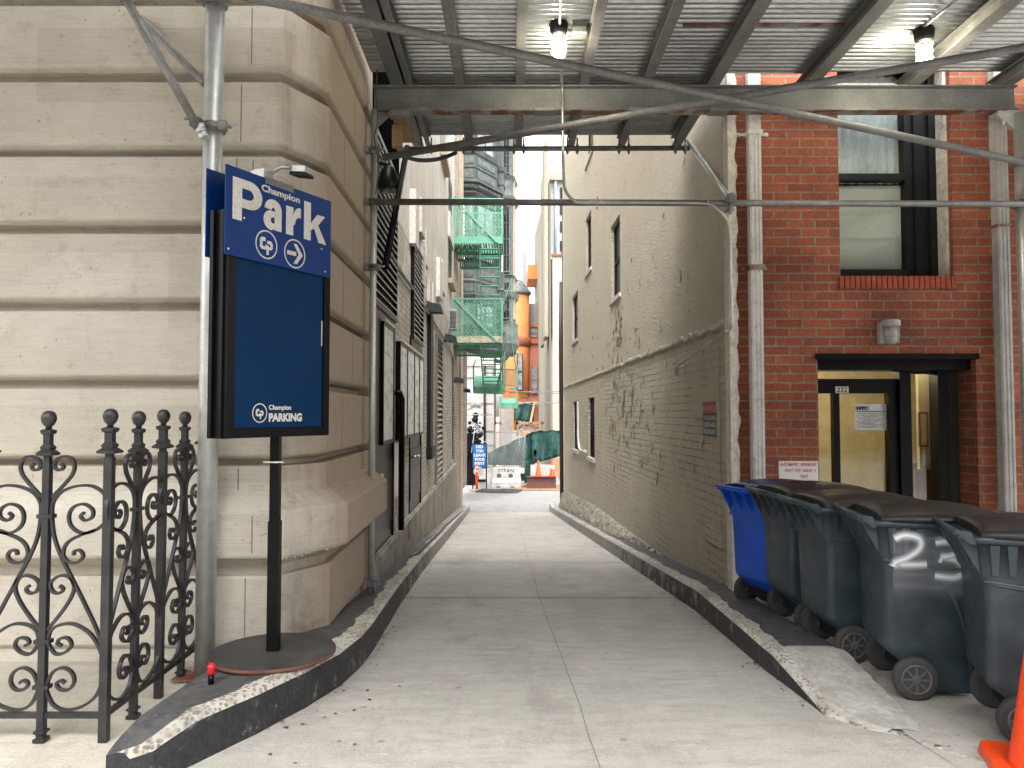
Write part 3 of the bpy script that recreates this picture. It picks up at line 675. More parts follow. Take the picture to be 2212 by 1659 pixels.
# timber and stone fragments on the plaster above
m = MB()
for (u0, u1, v0, v1, o) in ((882, 890, 407, 525, .09), (900, 908, 425, 500, .07), (912, 918, 496, 570, .06), (905, 912, 520, 610, .05), (921, 926, 600, 650, .05), (931, 936, 610, 660, .04), (941, 947, 555, 640, .08), (950, 956, 560, 628, .06), (966, 975, 455, 510, .06)):
    bL(m, YL(u0), YL(u1), 0, o, Z_(v1, YL(u0)), Z_(v0, YL(u0)))
part('stone_fragment', m, m_plaster, lb, 'broken stubs of stone and timber left on the wall', kind='stuff')
m = MB()                                                 # upper windows of the building
for (a, b, z0, z1) in ((16.2, 17.6, 7.2, 9.2), (18.9, 20.2, 4.9, 7.6)):
    m = MB(); bL(m, a, b, -.02, .006, z0, z1, 0); wn = part('window', m, m_paneblk, lb)
    m = MB(); bL(m, a - .1, b + .1, 0, .12, z0 - .12, z0); part('sill', m, m_tanstone, wn)
# brick pilaster strips at its far end
def farbox(u0, u1, v0, v1, Y, dep, mb, mi=0):
    a, b = at(u0, v1, Y), at(u1, v0, Y); mb.box(a.x, b.x, Y, Y + dep, min(a.z, b.z), max(a.z, b.z), mi)
tn = thing('narrow_brick_building', (-1.9, 22.2, -1), 'narrow tan brick building end between the plaster wall and the green fire escape', 'building')
m = MB(); m.box(-3.5, X_(983, 900, 21.6), 21.55, 23.2, -2, 11); part('wall', m, brick('tan brick', (.50, .42, .33), (.42, .35, .27), (.22, .19, .16), .3, .085, .01, bmp=.3), tn)
m = MB(); m.box(-3.5, X_(992, 900, 22.5), 23.2, 24.2, -2, 12); part('corner_strip', m, m_tanstone, tn)
m = MB(); m.tube([at(985, 300, 23), at(985, 640, 23)], .05); part('downpipe', m, m_darkframe, tn)
m = MB(); m.tube([LW(YL(850) + .1, .03, ZL(575, 850)), LW(YL(893), .03, ZL(634, 893)), LW(YL(962), .03, ZL(739, 962)), LW(20.5, .03, ZL(770, 975)), LW(20.6, .03, .3)], .022, 8)
m.tube([LW(8.3, .05, ZL(560, 840)), LW(9.2, .04, ZL(580, 853))], .02, 8)
solo('conduit', m, m_tube, 'long grey cable conduit sloping along the left alley wall between the lamps', 'conduit')
def wallpack(u0, u1, v0, v1, Y, lab):
    c = at((u0 + u1) / 2, (v0 + v1) / 2, Y); wdt = (X_(u1, v0, Y) - X_(u0, v0, Y)); h = Z_(v0, Y) - Z_(v1, Y)
    t = thing('wall_light', (LW(Y, 0, 0).x, Y, c.z), lab, 'wall light', 'dark wall lights over the left alley wall')
    xl, xr = LW(Y, .0, 0).x, c.x + wdt / 2
    xh = xr - wdt * .85
    m = MB(); m.hexa([(xh, Y - .15, c.z - h * .42), (xr, Y - .13, c.z - h * .5), (xr, Y + .13, c.z - h * .5), (xh, Y + .15, c.z - h * .42),
                      (xh + .01, Y - .11, c.z + h * .5), (xr - wdt * .12, Y - .11, c.z + h * .22), (xr - wdt * .12, Y + .11, c.z + h * .22), (xh + .01, Y + .11, c.z + h * .5)])
    part('housing', m, m_darkframe, t, bevel=.012)
    m = MB(); m.tube([(xl, Y, c.z - h * .2), (xh + .03, Y, c.z)], .03, 8); m.box(xl - .01, xl + .025, Y - .06, Y + .06, c.z - h * .5, c.z + .04); part('bracket', m, m_darkframe, t)
    m = MB(); m.box(xh + .03, xr - .04, Y - .1, Y + .1, c.z - h * .5 - .012, c.z - h * .44); part('lens', m, m_lens, t)
wallpack(917, 957, 653, 677, 13.0, 'black wall light with a wedge housing nearest the street, above the cable duct')
wallpack(957, 988, 721, 740, 17.4, 'dark wall light just below the lower fire escape platform, second down the alley')
wallpack(979, 1003, 814, 828, 20.9, 'dark wall light low near the alley end, third down the alley')
wallpack(1001, 1017, 838, 848, 24.5, 'smallest dark wall light at the alley end, farthest down')
t = thing('dome_lamp', at(838, 400, 7.3), 'big black dome lamp hanging beside the left scaffold leg', 'lamp')
c = at(839, 411, 7.3); m = MB(); m.lathe([(.10, 0), (.104, .02), (.10, .1), (.08, .17), (.05, .225), (.02, .245)], c, 24); part('shade', m, m_black, t)
m = MB(); m.tube([c + V((0, 0, .25)), c + V((-.1, .1, .3)), LW(7.4, 0, c.z + .28)], .02, 8); part('arm', m, m_black, t)
m = MB(); m.lathe([(.05, -.02), (.06, .02), (.03, .08)], c + V((-.02, 0, -.01)), 12); part('bulb', m, m_lens, t)
m = MB(); m.tube(cr([at(884, 1192, 9.2), at(905, 1185, 9.6), at(920, 1170, 10.6), at(945, 1148, 12.5), at(965, 1130, 15), at(985, 1112, 18), at(1000, 1098, 21)], 5), .02, 8)
for v_ in m.bm.verts: v_.co.z = zd(v_.co.y) + .215 + (v_.co.z - zd(v_.co.y) - .215) * .05
solo('hose', m, m_hose, 'dark rubber hose lying on the left kerb against the plinth', 'hose')

# ------------------------------------------------------------------ stucco building with the red brick front, right
YF = 6.7
rb = thing('red_brick_building', (3, 8, 0), 'red brick house with a rough tan stucco alley side, and a big black window', 'building')
def fz(v): return Z_(v, YF)
wx0, wx1 = X_(1812, 400, YF), X_(2056, 400, YF); wz0, wz1 = fz(598), fz(110)
dx0, dx1 = X_(1768, 900, YF), X_(2111, 900, YF); dz1 = fz(766)
mb = MB(); holes(mb, 1.955, 9, -.5, 9.4, [(wx0, wx1, wz0, wz1), (dx0, dx1, -.49, dz1)], lambda a, b, d: V((a, YF + d, b)), .40)
mb.quad((9, YF, -.5), (9, 14, -.5), (9, 14, 9.4), (9, YF, 9.4))
part('front_wall', mb, m_redbrick, rb, 'red brick front', fixn=False)
Yend = 23.3
def wh(u0, u1, v0, v1):                                   # window hole measured at its near edge u1
    Y1, Y0 = YR(u1), YR(u0); return (Y1, Y0, Z_(v1, Y1), Z_(v0, Y1))
hl = [wh(1323, 1343, 461, 633), wh(1268, 1280, 452, 577), wh(1238, 1250, 626, 730), wh(1238, 1250, 866, 974), wh(1271, 1284, 858, 992), (16.0, 17.3, 7.2, 9)]
ridge = 2.32
up = [h for h in hl if h[2] > ridge]; lo_ = [h for h in hl if h[2] < ridge]
mb = MB(); holes(mb, 6.66, Yend, ridge, 9.4, up, lambda a, b, d: RW(a, .014 - d, b), .09, 0)
holes(mb, 6.72, Yend, -2.4, ridge, lo_, lambda a, b, d: RW(a, -d, b), .08, 0)
mb.quad(RW(Yend, .03, -2.4), RW(Yend, -3, -2.4), RW(Yend, -3, 9.4), RW(Yend, .03, 9.4))
part('alley_wall', mb, m_stucco, rb, 'rough tan stucco wall along the alley', fixn=False)
mb = MB(); rg = []                                       # the ragged ridge where the upper coat stops
for i in range(140):
    Y = 6.75 + i * (Yend - 6.75) / 139; j = random.uniform(-.018, .018); k = random.uniform(.02, .036)
    rg.append([RW(Y, -.01, ridge + .05 + j), RW(Y, k, ridge + .02 + j), RW(Y, k * .9, ridge - .012 + j), RW(Y, -.01, ridge - .02 + j)])
mb.loft(rg, cap=False); part('plaster_ridge', mb, m_stuccoedge, rb, 'pale ragged plaster ridge')
mb = MB(); rg = []                                       # toothed mortar strip between stucco and red brick
for i in range(130):
    z = -.2 + i * .045; j = .012 * math.sin(i * .9) * math.sin(i * .23) + random.uniform(-.007, .007)
    rg.append([(1.90, 6.60, z), (1.995 + j, 6.675, z), (1.98 + j, 6.72, z), (1.90, 6.75, z)])
mb.loft(rg, cap=True); part('corner_render', mb, m_stuccoedge, rb, 'pale crumbling render strip on the corner')
mb = MB()
for i in range(34):                                      # lath board and repair strips near the corner
    pass
mb.box(7.0, 7.9, .0, .012, .9 + .55, 1.02 + .58, fn=lambda a, o, z: RW(a, o, z)); mb.box(7.02, 7.12, 0, .014, -.1, 2.25, fn=lambda a, o, z: RW(a, o, z)); mb.box(6.95, 7.5, 0, .03, .28, .42, fn=lambda a, o, z: RW(a, o, z))
part('repair_strip', mb, m_stucco, rb)
for i, h in enumerate(hl):
    m = MB(); m.box(h[0], h[1], -.085, -.07, h[2], h[3], fn=lambda a, o, z: RW(a, o, z)); w_ = part('window', m, m_paneblk, rb)
    m = MB(); zc = (h[2] + h[3]) / 2
    for a, b, c_, d in ((h[0], h[0] + .08, h[2], h[3]), (h[1] - .08, h[1], h[2], h[3]), (h[0] + .08, h[1] - .08, zc - .03, zc + .03), (h[0] + .08, h[1] - .08, h[2], h[2] + .06), (h[0] + .08, h[1] - .08, h[3] - .06, h[3])):
        m.box(a, b, -.07, -.045, c_, d, fn=lambda a, o, z: RW(a, o, z))
    if h[2] < ridge and h[3] < 2.3:
        for k in range(1, 6): Y = h[0] + (h[1] - h[0]) * k / 6; m.tube([RW(Y, -.03, h[2]), RW(Y, -.03, h[3])], .010, 6)
    part('frame', m, m_darkframe, w_)
    m = MB(); m.box(h[0] - .08, h[1] + .08, -.06, .05, h[2] - .07, h[2] + .004, fn=lambda a, o, z: RW(a, o, z)); part('sill', m, m_stuccoedge, w_)
mb = MB()                                                # peeling paint curls
for i in range(330):
    if i < 190: Y = random.gauss(12.2, 1.1); z = random.gauss(1.6, .5)
    elif i < 250: Y = random.gauss(12.9, .3); z = random.gauss(2.95, .3)
    else: Y = random.uniform(7.3, 20); z = random.uniform(.3, 4.5)
    if any(h[0] - .1 < Y < h[1] + .1 and h[2] - .1 < z < h[3] + .1 for h in hl): continue
    o = .001 + (.014 if z > ridge else 0); w2 = random.uniform(.02, .07); h2 = random.uniform(.03, .11); c_ = random.uniform(.004, .02)
    base_ = [RW(Y + w2 * random.uniform(.7, 1.1) * math.cos(q * 1.05), o + (c_ if q in (3, 4, 5) else 0), z + h2 * random.uniform(.5, 1) * math.sin(q * 1.05)) for q in range(6)]
    mb.face(mb.verts(base_), 0 if random.random() < .5 else 1)
part('peeling_paint', mb, [M('paint flake', (.60, .57, .49), .8, coord='pos'), M('old paint scab', (.27, .235, .175), .9, coord='pos')], rb, 'curling flakes of old paint', fixn=False, kind='stuff')
mb = MB()                                                # rubble footing at the far end
g = []
for i in range(150):
    Y = 9.6 + i * (23.25 - 9.6) / 149; h = lerp([(9.6, .03), (11.5, .14), (16, .42), (23.25, .62)], Y); z0 = zd(Y) + .16; row = []
    for k in range(7):
        f = k / 6; row.append(RW(Y + random.uniform(-.02, .02), .17 * (1 - f ** 1.6) * min(1, h * 4) + random.uniform(-.025, .03) * (1 if k < 6 else 0) - (.02 if k == 6 else 0), z0 + h * (f ** .8) + random.uniform(-.02, .02)))
    g.append(row)
mb.loft(g, cap=False, closed=False)
part('rubble_footing', mb, m_rubble, rb, 'rough rubble stone footing', kind='stuff')
# big window
YG = 7.02
wn = part('window', MB().box(wx0 + .0, wx1, YG + .12, YG + .13, wz0, wz1), m_blackmatt, rb, 'large black sash window with a lace curtain and a cream blind')
xr0 = X_(1953, 500, YG)
m = MB(); xg = wx0
for (a, b, c_, d, y0, y1) in ((xr0, X_(1966, 400, YG), wz0, wz1, YG - .04, YG + .1), (X_(1966, 400, YG), X_(1992, 400, YG), wz0, wz1, YG - .08, YG + .1), (X_(1992, 400, YG), wx1 - .03, wz0, wz1, YG - .13, YG + .1),
        (wx0, xr0, Z_(392, YG), Z_(379, YG), YG - .06, YG + .05), (wx0, xr0, wz0 + .005, Z_(584, YG), YG - .05, YG + .1), (wx0, xr0, wz1 - .06, wz1, YG - .05, YG + .1), (wx0, wx0 + .02, wz0, wz1, YG, YG + .1)):
    m.box(a, b, y0, y1, c_, d)
part('frame', m, m_darkframe, wn)
m = MB(); m.box(wx1 - .028, wx1 + .004, YG - .26, YG - .12, wz0, wz1); part('render_strip', m, m_stuccoedge, wn)
m = MB(); m.box(wx0, xr0, YG + .012, YG + .016, wz0 + .05, wz1); part('pane', m, m_glass, wn)
m = MB()
cols = []
for i in range(41):
    x = wx0 + (xr0 - wx0) * i / 40; cols.append([(x, YG + .07 + .012 * math.sin(i * 1.3) + .008 * math.sin(i * 3.1), Z_(392, YG)), (x, YG + .075 + .014 * math.sin(i * 1.3 + .4), wz1)])
m.loft(cols, cap=False, closed=False, smooth=True); part('curtain', m, m_curtain, wn)
m = MB(); m.box(wx0, xr0, YG + .055, YG + .06, wz0 + .05, Z_(398, YG)); part('blind', m, m_blind, wn)
m = MB(); n = 22
for i in range(n):
    x = wx0 - .02 + (wx1 - wx0 + .03) * i / n; m.box(x + .004, x + (wx1 - wx0) / n - .004, YF - .025, YF + .3, fz(624), wz0 + .004)
part('sill', m, M('sill brick', (.36, .07, .03), .85, c2=(.22, .04, .02), scale=12, coord='pos', bmp=.4), wn, bevel=.004)
# door and lobby
YD = 6.98
def dzv(v): return Z_(v, YD)
def dxu(u): return X_(u, 900, YD)
dr_ = part('door', MB().box(dx0, dxu(1798), YD, YD + .04, -.4, dzv(852)).box(dxu(1798), dxu(1811), YD - .012, YD + .05, -.1, dzv(852)), m_black, rb, 'black framed glass door with a white 232 number plate') if False else None
m = MB()
for (u0, u1, v0, v1, d) in ((1700, 1946, 850, 822, .05), (1798, 1811, 1200, 850, .03), (1915, 1933, 1200, 850, .05)): m.box(max(dx0, dxu(u0)), dxu(u1), YD - d, YD + .04, max(-.3, dzv(v0)), dzv(v1))
m.box(dx0, dxu(1933), YD - .03, YD + .04, -.3, dzv(1078))
dr_ = part('door', m, m_black, rb, 'black framed glass door with a white number plate')
m = MB(); m.box(dx0, dxu(1915), YD + .01, YD + .016, dzv(1078), dzv(850)); part('pane', m, m_doorglass, dr_)
m = MB()
for v in (1030, 1043): p = at(1953, v, YD - .055); m.lathe([(.02, 0), (.018, -.012)], p, 12, axis=1)
part('lock', m, m_conduit, dr_)
m = MB(); p = at(1833, 835, YD - .058); q = at(1805, 849, YD - .058); m.box(q.x, p.x, YD - .058, YD - .05, q.z, p.z); pl = part('number_plate', m, m_white, dr_)
text(pl, '232', (q.x + .012, YD - .058, q.z + .006), (1, 0, 0), (0, 0, 1), p.x - q.x - .024, p.z - q.z - .012, m_ink, .02)
m = MB()
for (a, b, v0, v1, d) in ((dx0, dx1, 802, 766, .20), (dx0, dxu(1946), 822, 819, .06), (dxu(1934), dxu(1958), 1300, 800, .09), (dxu(2014), dxu(2037), 1300, 795, .10), (dxu(1958), dxu(2014), 808, 795, .05)):
    m.box(a, b, YD - d, YD + .05, max(-.3, dzv(v0)), min(dz1 - .002, dzv(v1)))
fr_ = part('door_frame', m, m_black, rb)
m = MB(); m.box(dx0 - .02, dx1 + .02, YF - .02, YF + .06, fz(776), fz(764)); part('lintel', m, m_black, rb)
m = MB(); m.box(dxu(2037), dx1 + .05, YD + .0, YD + .03, -.3, dzv(795)); part('side_panel', m, m_greendk, rb, 'very dark green fixed panel right of the door')
m = MB(); m.box(dxu(1958), dxu(2014), YD + .01, YD + .016, -.3, dzv(808)); m.box(dx0, dxu(1934), YD + .01, YD + .016, dzv(819), dzv(802)); part('sidelight_pane', m, m_doorglass, rb)
m = MB(); m.quad((dx0 - .3, 9.3, -.3), (dx1 + 1.2, 9.3, -.3), (dx1 + 1.2, 9.3, 3), (dx0 - .3, 9.3, 3)); m.quad((dx1 + .9, YD + .1, -.3), (dx1 + .9, 9.3, -.3), (dx1 + .9, 9.3, 3), (dx1 + .9, YD + .1, 3))
m.quad((dx0 - .3, YD + .1, -.3), (dx0 - .3, 9.3, -.3), (dx0 - .3, 9.3, 3), (dx0 - .3, YD + .1, 3)); m.quad((dx0 - .3, YD + .1, 2.3), (dx1 + 1.2, YD + .1, 2.3), (dx1 + 1.2, 9.3, 2.3), (dx0 - .3, 9.3, 2.3))
m.quad((dx0 - .3, YD + .1, -.28), (dx1 + 1.2, YD + .1, -.28), (dx1 + 1.2, 9.3, -.28), (dx0 - .3, 9.3, -.28), 1)
m.box(X_(1935, 900, 9.2), dx1 + .9, 9.24, 9.29, -.28, Z_(1000, 9.3), 1)
m.box(X_(1985, 900, 7.6), X_(2030, 900, 7.6), 7.6, 7.65, -.28, 2.2, 0)
m.box(X_(1975, 900, 7.58), X_(2031, 900, 7.58), 7.58, 7.598, -.28, Z_(1014, 7.58), 1)
lob = part('lobby', m, [m_cream, m_wood], rb, 'cream painted lobby with brown panelling seen through the door', fixn=False)
m = MB(); a, b = at(1986, 965, 7.57), at(2004, 890, 7.57); m.box(a.x, b.x, 7.565, 7.59, a.z, b.z); c1 = part('picture_frame', m, m_wood, lob)
m = MB(); m.box(a.x + .015, b.x - .015, 7.56, 7.566, a.z + .02, b.z - .02); part('picture', m, m_cream, c1)
m = MB(); a, b = at(1996, 1005, 7.57), at(2014, 915, 7.57); m.box(a.x, b.x, 7.57, 7.58, a.z, b.z); part('notice', m, m_paper, lob)
m = MB(); m.box(dx0 + .02, dx0 + .5, 8.2, 8.3, 2.12, 2.17); tb = part('ceiling_tube', m, m_tubelit, lob)
for (loc, e) in (((dx0 + .5, 8.2, 2.1), 8), ((dx1 - .1, 7.4, 2.15), 2)):
    l = bpy.data.lights.new('lobby_lamp', 'POINT'); l.energy = e; l.color = (1, .86, .6); l.shadow_soft_size = .15
    lo = bpy.data.objects.new('lobby_lamp', l); S.collection.objects.link(lo); lo.location = loc
# paper on the door
t = thing('notice', at(1882, 929, YD - .035), 'crumpled white city permit notice headed NYC taped to the glass door', 'notice')
a, b = at(1848, 929, YD - .01), at(1915, 873, YD - .01)
m = MB(); n = 10; g = [[(a.x + (b.x - a.x) * i / n, YD - .002 - .006 * random.random(), a.z + (b.z - a.z) * j / n) for i in range(n + 1)] for j in range(n + 1)]
m.loft(g, cap=False, closed=False); part('sheet', m, m_paper, t)
text(t, 'NYC', (a.x + .012, YD - .012, b.z - .055), (1, 0, 0), (0, 0, 1), .11, .035, m_ink, .06)
m = MB(); m.box(a.x + .01, b.x - .01, YD - .013, YD - .011, b.z - .072, b.z - .063)
for i in range(11): m.box(a.x + .015 + .03 * (i % 3), b.x - .02 - .03 * (i % 4), YD - .0125, YD - .011, b.z - .09 - i * .0125, b.z - .087 - i * .0125)
part('printed_lines', m, M('grey print', (.2, .2, .2), .8), t)
# wall lamp over the door
t = thing('wall_lamp', at(1923, 745, YF), 'small weathered cylindrical wall lamp on the brick above the door', 'lamp')
c = at(1925, 720, YF - .07)
m = MB(); m.box(c.x - .09, c.x - .03, YF - .06, YF + .005, c.z - .09, c.z + .10); m.lathe([(.075, .06), (.078, .07), (.078, .11), (.06, .118)], c, 20); part('housing', m, m_greypaint, t, bevel=.004)
m = MB(); m.lathe([(.03, -.095), (.055, -.085), (.062, -.05), (.062, .06)], c, 20); part('lens', m, M('milky lens', (.48, .46, .4), .25, coord='pos'), t)
m = MB()
for k in range(6): a_ = k * math.pi / 3; m.tube([c + V((.068 * math.cos(a_), .068 * math.sin(a_), -.08)), c + V((.07 * math.cos(a_), .07 * math.sin(a_), .07))], .004, 6)
m.lathe([(.07, -.03), (.072, -.02)], c, 20) ; part('cage', m, m_greypaint, t)
# sprinkler sign
t = thing('sprinkler_sign', at(1725, 1040, YF), 'white sign with red sprinkler valve letters on the brick left of the door', 'sign')
a, b = at(1683, 1052, YF - .01), at(1767, 996, YF - .01)
m = MB(); m.box(a.x, b.x, YF - .012, YF - .002, a.z, b.z); part('board', m, m_white, t)
for i, (s_, x0, x1) in enumerate((('AUTOMATIC  SPRINKLER', .03, .95), ('SHUT  OFF  VALVE  4', .15, .93), ('FEET', .55, .75), ('FROM  THIS  SIGN', .2, .95))):
    wd = b.x - a.x; text(t, s_, (a.x + wd * x0, YF - .012, b.z - .045 - i * .052), (1, 0, 0), (0, 0, 1), wd * (x1 - x0), .03, m_red, .012)
# security sign on the alley wall
t = thing('warning_sign', RW(7.35, 0, 1.4), 'small navy sign with a red header about video surveillance on the stucco wall', 'sign')
Y0, Y1 = YR(1551), YR(1521); z0, z1 = Z_(943, Y0), Z_(869, Y0)
m = MB(); m.box(Y0, Y1, .0, .012, z0, z1, fn=lambda a, o, z: RW(a, o, z)); part('board', m, M('navy sign', (.03, .045, .09), .6, coord='pos'), t)
m = MB(); m.box(Y0 + .02, Y1 - .02, .012, .014, z1 - .1, z1 - .01, fn=lambda a, o, z: RW(a, o, z)); part('header', m, M('faded red', (.42, .07, .06), .7, coord='pos'), t)
for i, s_ in enumerate(('NOTICE', 'THIS LOCATION', 'IS UNDER 24 HOUR', 'VIDEO SURVEILLANCE')):
    text(t, s_, RW(Y1 - .04, .0145, z1 - (.08, .17, .235, .30)[i]), RW(0, 0, 0) - RW(1, 0, 0), (0, 0, 1), Y1 - Y0 - .08, (.05, .045, .045, .045)[i], m_white if i else M('pale red print', (.6, .3, .28), .7), .015)
# downspouts
def pipe(name, u0, u1, v0, v1, Y, m_, lab, bands):
    t = thing(name, at((u0 + u1) / 2, v1, Y), lab, 'downspout')
    a, b = at(u0, v1, Y), at(u1, v0, Y); x0, x1 = X_(u0, 600, Y), X_(u1, 600, Y)
    m = MB(); m.box(x0, x1, Y, YF - .002, a.z, b.z); n = 3
    for k in range(n): xx = x0 + (x1 - x0) * (k + .5) / n; m.box(xx - .006, xx + .006, Y - .005, Y - .0, a.z, b.z)
    part('pipe', m, m_, t, bevel=.004)
    for (v, w2, h, mm) in bands:
        m = MB(); z = Z_(v, Y); m.box(x0 - .012, x1 + .012, Y - .015, YF - .001, z - h, z + h)
        if w2:
            for sgn, xe in ((-1, x0), (1, x1)):
                m.box(min(xe, xe + sgn * w2), max(xe, xe + sgn * w2), YF - .02, YF - .001, z - h * .5, z + h * .5)
                m.lathe([(.022, 0), (.01, -.012)], (xe + sgn * w2, YF - .012, z), 8, axis=1)
        part('strap', m, mm, t)
pipe('downspout', 1622, 1648, 100, 1260, YF - .085, m_offwhite, 'chipped white square downspout between the alley corner and the window', ((285, .07, .02, m_offwhite), (577, .04, .022, m_rust)))
pipe('downspout', 2158, 2184, 100, 1105, YF - .09, m_greypaint, 'pale grey downspout right of the window beside the right scaffold leg', ((486, 0, .008, m_rust),))
m = MB(); m.tube(cr([RW(8.35, .0, 2.02), RW(8.35, .09, 2.02), RW(8.3, .1, 2.03), RW(7.35, .09, 2.13), RW(7.1, .06, 2.2)], 4), .017, 8); m.tube([RW(8.35, .09, 2.02), RW(8.35, .09, 1.92)], .022, 8); m.lathe([(.04, 0), (.04, .02)], RW(8.35, .1, 2.05), 8)
solo('water_pipe', m, m_stuccoedge, 'short painted water pipe with a tap high on the stucco wall', 'pipe')
m = MB(); Y0, Y1 = YR(1253), YR(1270); m.tube(cr([RW(Y0, .05, Z_(868, Y0)), RW(Y0, .05, Z_(900, Y0)), RW(Y0 - .2, .05, Z_(965, Y0)), RW(Y1, .05, Z_(975, Y1))], 5), .03, 8)
solo('vent_pipe', m, m_offwhite, 'thin white pipe between two barred windows low on the stucco wall', 'pipe')
m = MB(); m.tube([(X_(1212, 600, 23.5), 23.45, Z_(610, 23.5)), (X_(1211, 900, 23.5), 23.45, Z_(740, 23.5)), (X_(1213, 900, 23.5), 23.45, -1.4)], .06, 10); m.tube([(X_(1217, 600, 23.5), 23.45, 8), (X_(1217, 900, 23.5), 23.45, -1.4)], .05, 10)
solo('drainpipe', m, m_brownpipe, 'brown drainpipe pair on the far corner of the stucco wall', 'drainpipe')

# ------------------------------------------------------------------ sidewalk shed (scaffold)
sh = thing('sidewalk_shed', (1.5, 6.4, 0), 'steel sidewalk shed of grey beams, joists and corrugated decking over the pavement', 'scaffold')
YB = 6.45
zbt, zbb = Z_(183, 6.40), Z_(236, 6.40)
zj = zbt; zdk = zj + .125
m = MB(); xa, xb = X_(806, 210, 6.40), X_(2200, 210, 6.40)
m.box(xa, xb, YB, YB + .012, zbb + .014, zbt - .014); m.box(xa, xb, YB - .05, YB + .062, zbt - .013, zbt); m.box(xa, xb, YB - .05, YB + .062, zbb, zbb + .013)
bm_ = part('beam', m, m_steel, sh, 'long grey I-beam across the alley mouth')
m = MB(); m.box(xa, xb - .1, YB - .048, YB + .06, zbb - .007, zbb - .001)
for x in (xa + .3, .2, 1.0, 1.7): m.box(x, x + .16, YB - .056, YB + .07, zbb - .012, zbb + .016, 1)
part('packing', m, [m_rust, m_steel2], bm_, 'rust brown lower flange')
J = [(-.985, 7.9, .11, m_steel), (-.88, 7.9, .05, m_steel), (-.45, 7.95, .075, m_steel2), (.07, 7.95, .075, m_steel2), (.62, 7.95, .075, m_steel2), (1.15, 7.95, .08, m_steel), (1.73, 7.95, .10, m_steel2), (2.56, 6.62, .11, m_steel), (3.44, 6.62, .11, m_steel2), (4.25, 6.62, .11, m_steel), (5.2, 6.62, .11, m_steel)]
for (x, y1, wd, mm) in J:
    m = MB(); m.box(x - wd / 2, x + wd / 2, .1, y1, zj + .002, zj + .012); m.box(x - .006, x + .006, .1, y1, zj + .012, zdk - .012); m.box(x - wd / 2, x + wd / 2, .1, y1, zdk - .022, zdk - .014)
    part('joist', m, mm, sh)
def deck(x0, x1, y0, y1, zb, per=.068, amp=.016):
    m = MB(); n = int((y1 - y0) / per * 8); g = []
    for i in range(n + 1):
        y = y0 + (y1 - y0) * i / n; z = zb + amp * (1 + math.sin(2 * math.pi * y / per)); g.append([(x0, y, z), ((x0 + x1) / 2, y, z + .001 * math.sin(y * 3)), (x1, y, z)])
    m.loft(g, cap=False, closed=False, smooth=True)
    return m
seams = [(-1.2, 1.4, 5.99), (-1.2, 5.93, 6.47)]
for (x0, x1, y0, y1, dz) in ((-6.5, 1.14, .1, 5.72, 0), (-6.5, 1.14, 5.68, 6.47, .006), (1.12, 6.5, .1, 5.95, .003), (1.12, 2.62, 5.9, 6.50, .009), (2.6, 6.5, 5.9, 6.47, .008)):
    x0 = max(x0, -6.5)
    if x0 < -1.2: # stop at the stone wall
        x0 = -1.22
    part('deck_sheet', deck(x0, x1, y0, y1, zdk + dz), m_deck, sh)
part('deck_sheet', deck(-7.5, -1.24, .3, 4.45, zdk + .6), m_deck, sh)  # unseen left decking, added to shade the stone wall
part('deck_sheet', deck(-.95, 1.78, 6.49, 7.93, zdk + .003), m_deck, sh)
m = MB(); m.box(-7.5, -1.24, .2, 4.45, zdk + .64, zdk + .68); m.box(-1.22, 6.5, .0, 6.50, zdk + .035, zdk + .09); m.box(-1.0, 1.80, 6.5, 7.96, zdk + .03, zdk + .09)  # left planks lie on the added shading deck
part('plank_floor', m, m_ply, sh, 'timber planks on top of the decking')
m = MB(); m.box(1.3, 2.55, 5.62, 5.66, zdk - .004, zdk + .003); part('rust_streak', m, m_rust, sh)
def tube(name, a, b, r, mm, lab=None, n=14):
    m = MB(); m.tube([a, b], r, n); return part(name, m, mm, sh, lab)
def clamp(c, ax=2, r=.034, s=1.0):
    m = MB(); m.lathe([(r, -.03 * s), (r * 1.35, -.026 * s), (r * 1.35, .026 * s), (r, .03 * s)], c, 16, axis=ax)
    c = V(c); m.tube([c + V((-.01, -.05 * s, -.0)), c + V((.10 * s, -.05 * s, 0))], .009 * s, 8); m.box(c.x + .03 * s, c.x + .06 * s, c.y - .065 * s, c.y - .02 * s, c.z - .02 * s, c.z + .02 * s)
    m.box(c.x - .07 * s, c.x - .035 * s, c.y - .055 * s, c.y + .02 * s, c.z - .025 * s, c.z + .025 * s)
    return part('clamp', m, m_tube, sh)
# posts
XP = -1.765; YP = 4.42
m = MB(); m.tube([(XP, YP, 0.02), (XP, YP, 4.4)], .056, 24); pp = part('post', m, m_galv, sh, 'thick bright galvanised post left of the parking sign')
m = MB(); m.lathe([(.008, 0), (.008, -.004)], at(455, 397, YP - .057), 8, axis=1); part('bolt_hole', m, m_blackmatt, pp)
m = MB(); m.box(XP - .14, XP + .12, YP - .12, YP + .10, .004, .02); part('base_plate', m, m_rust, pp)
m = MB(); p = at(438, 270, YP - .05); 
m.lathe([(.058, -.03), (.07, -.024), (.07, .02), (.058, .028)], (XP, YP, p.z), 20); m.tube([(XP - .02, YP - .085, p.z - .01), (XP + .13, YP - .06, p.z - .015)], .011, 8); m.box(XP + .06, XP + .10, YP - .08, YP - .03, p.z - .035, p.z + .02); m.box(XP - .1, XP - .04, YP - .1, YP - .03, p.z - .02, p.z + .03)
m.tube([(XP - .14, YP - .07, p.z + .03), (XP - .05, YP - .07, p.z + .025)], .008, 8); part('clamp', m, m_tube, sh)
m = MB(); p = at(470, 8, YP); m.lathe([(.058, -.02), (.072, -.016), (.072, .03), (.058, .035)], (XP, YP, p.z), 20); m.box(XP - .09, XP + .12, YP - .1, YP - .04, p.z - .02, p.z + .02); part('clamp', m, m_tube, sh)
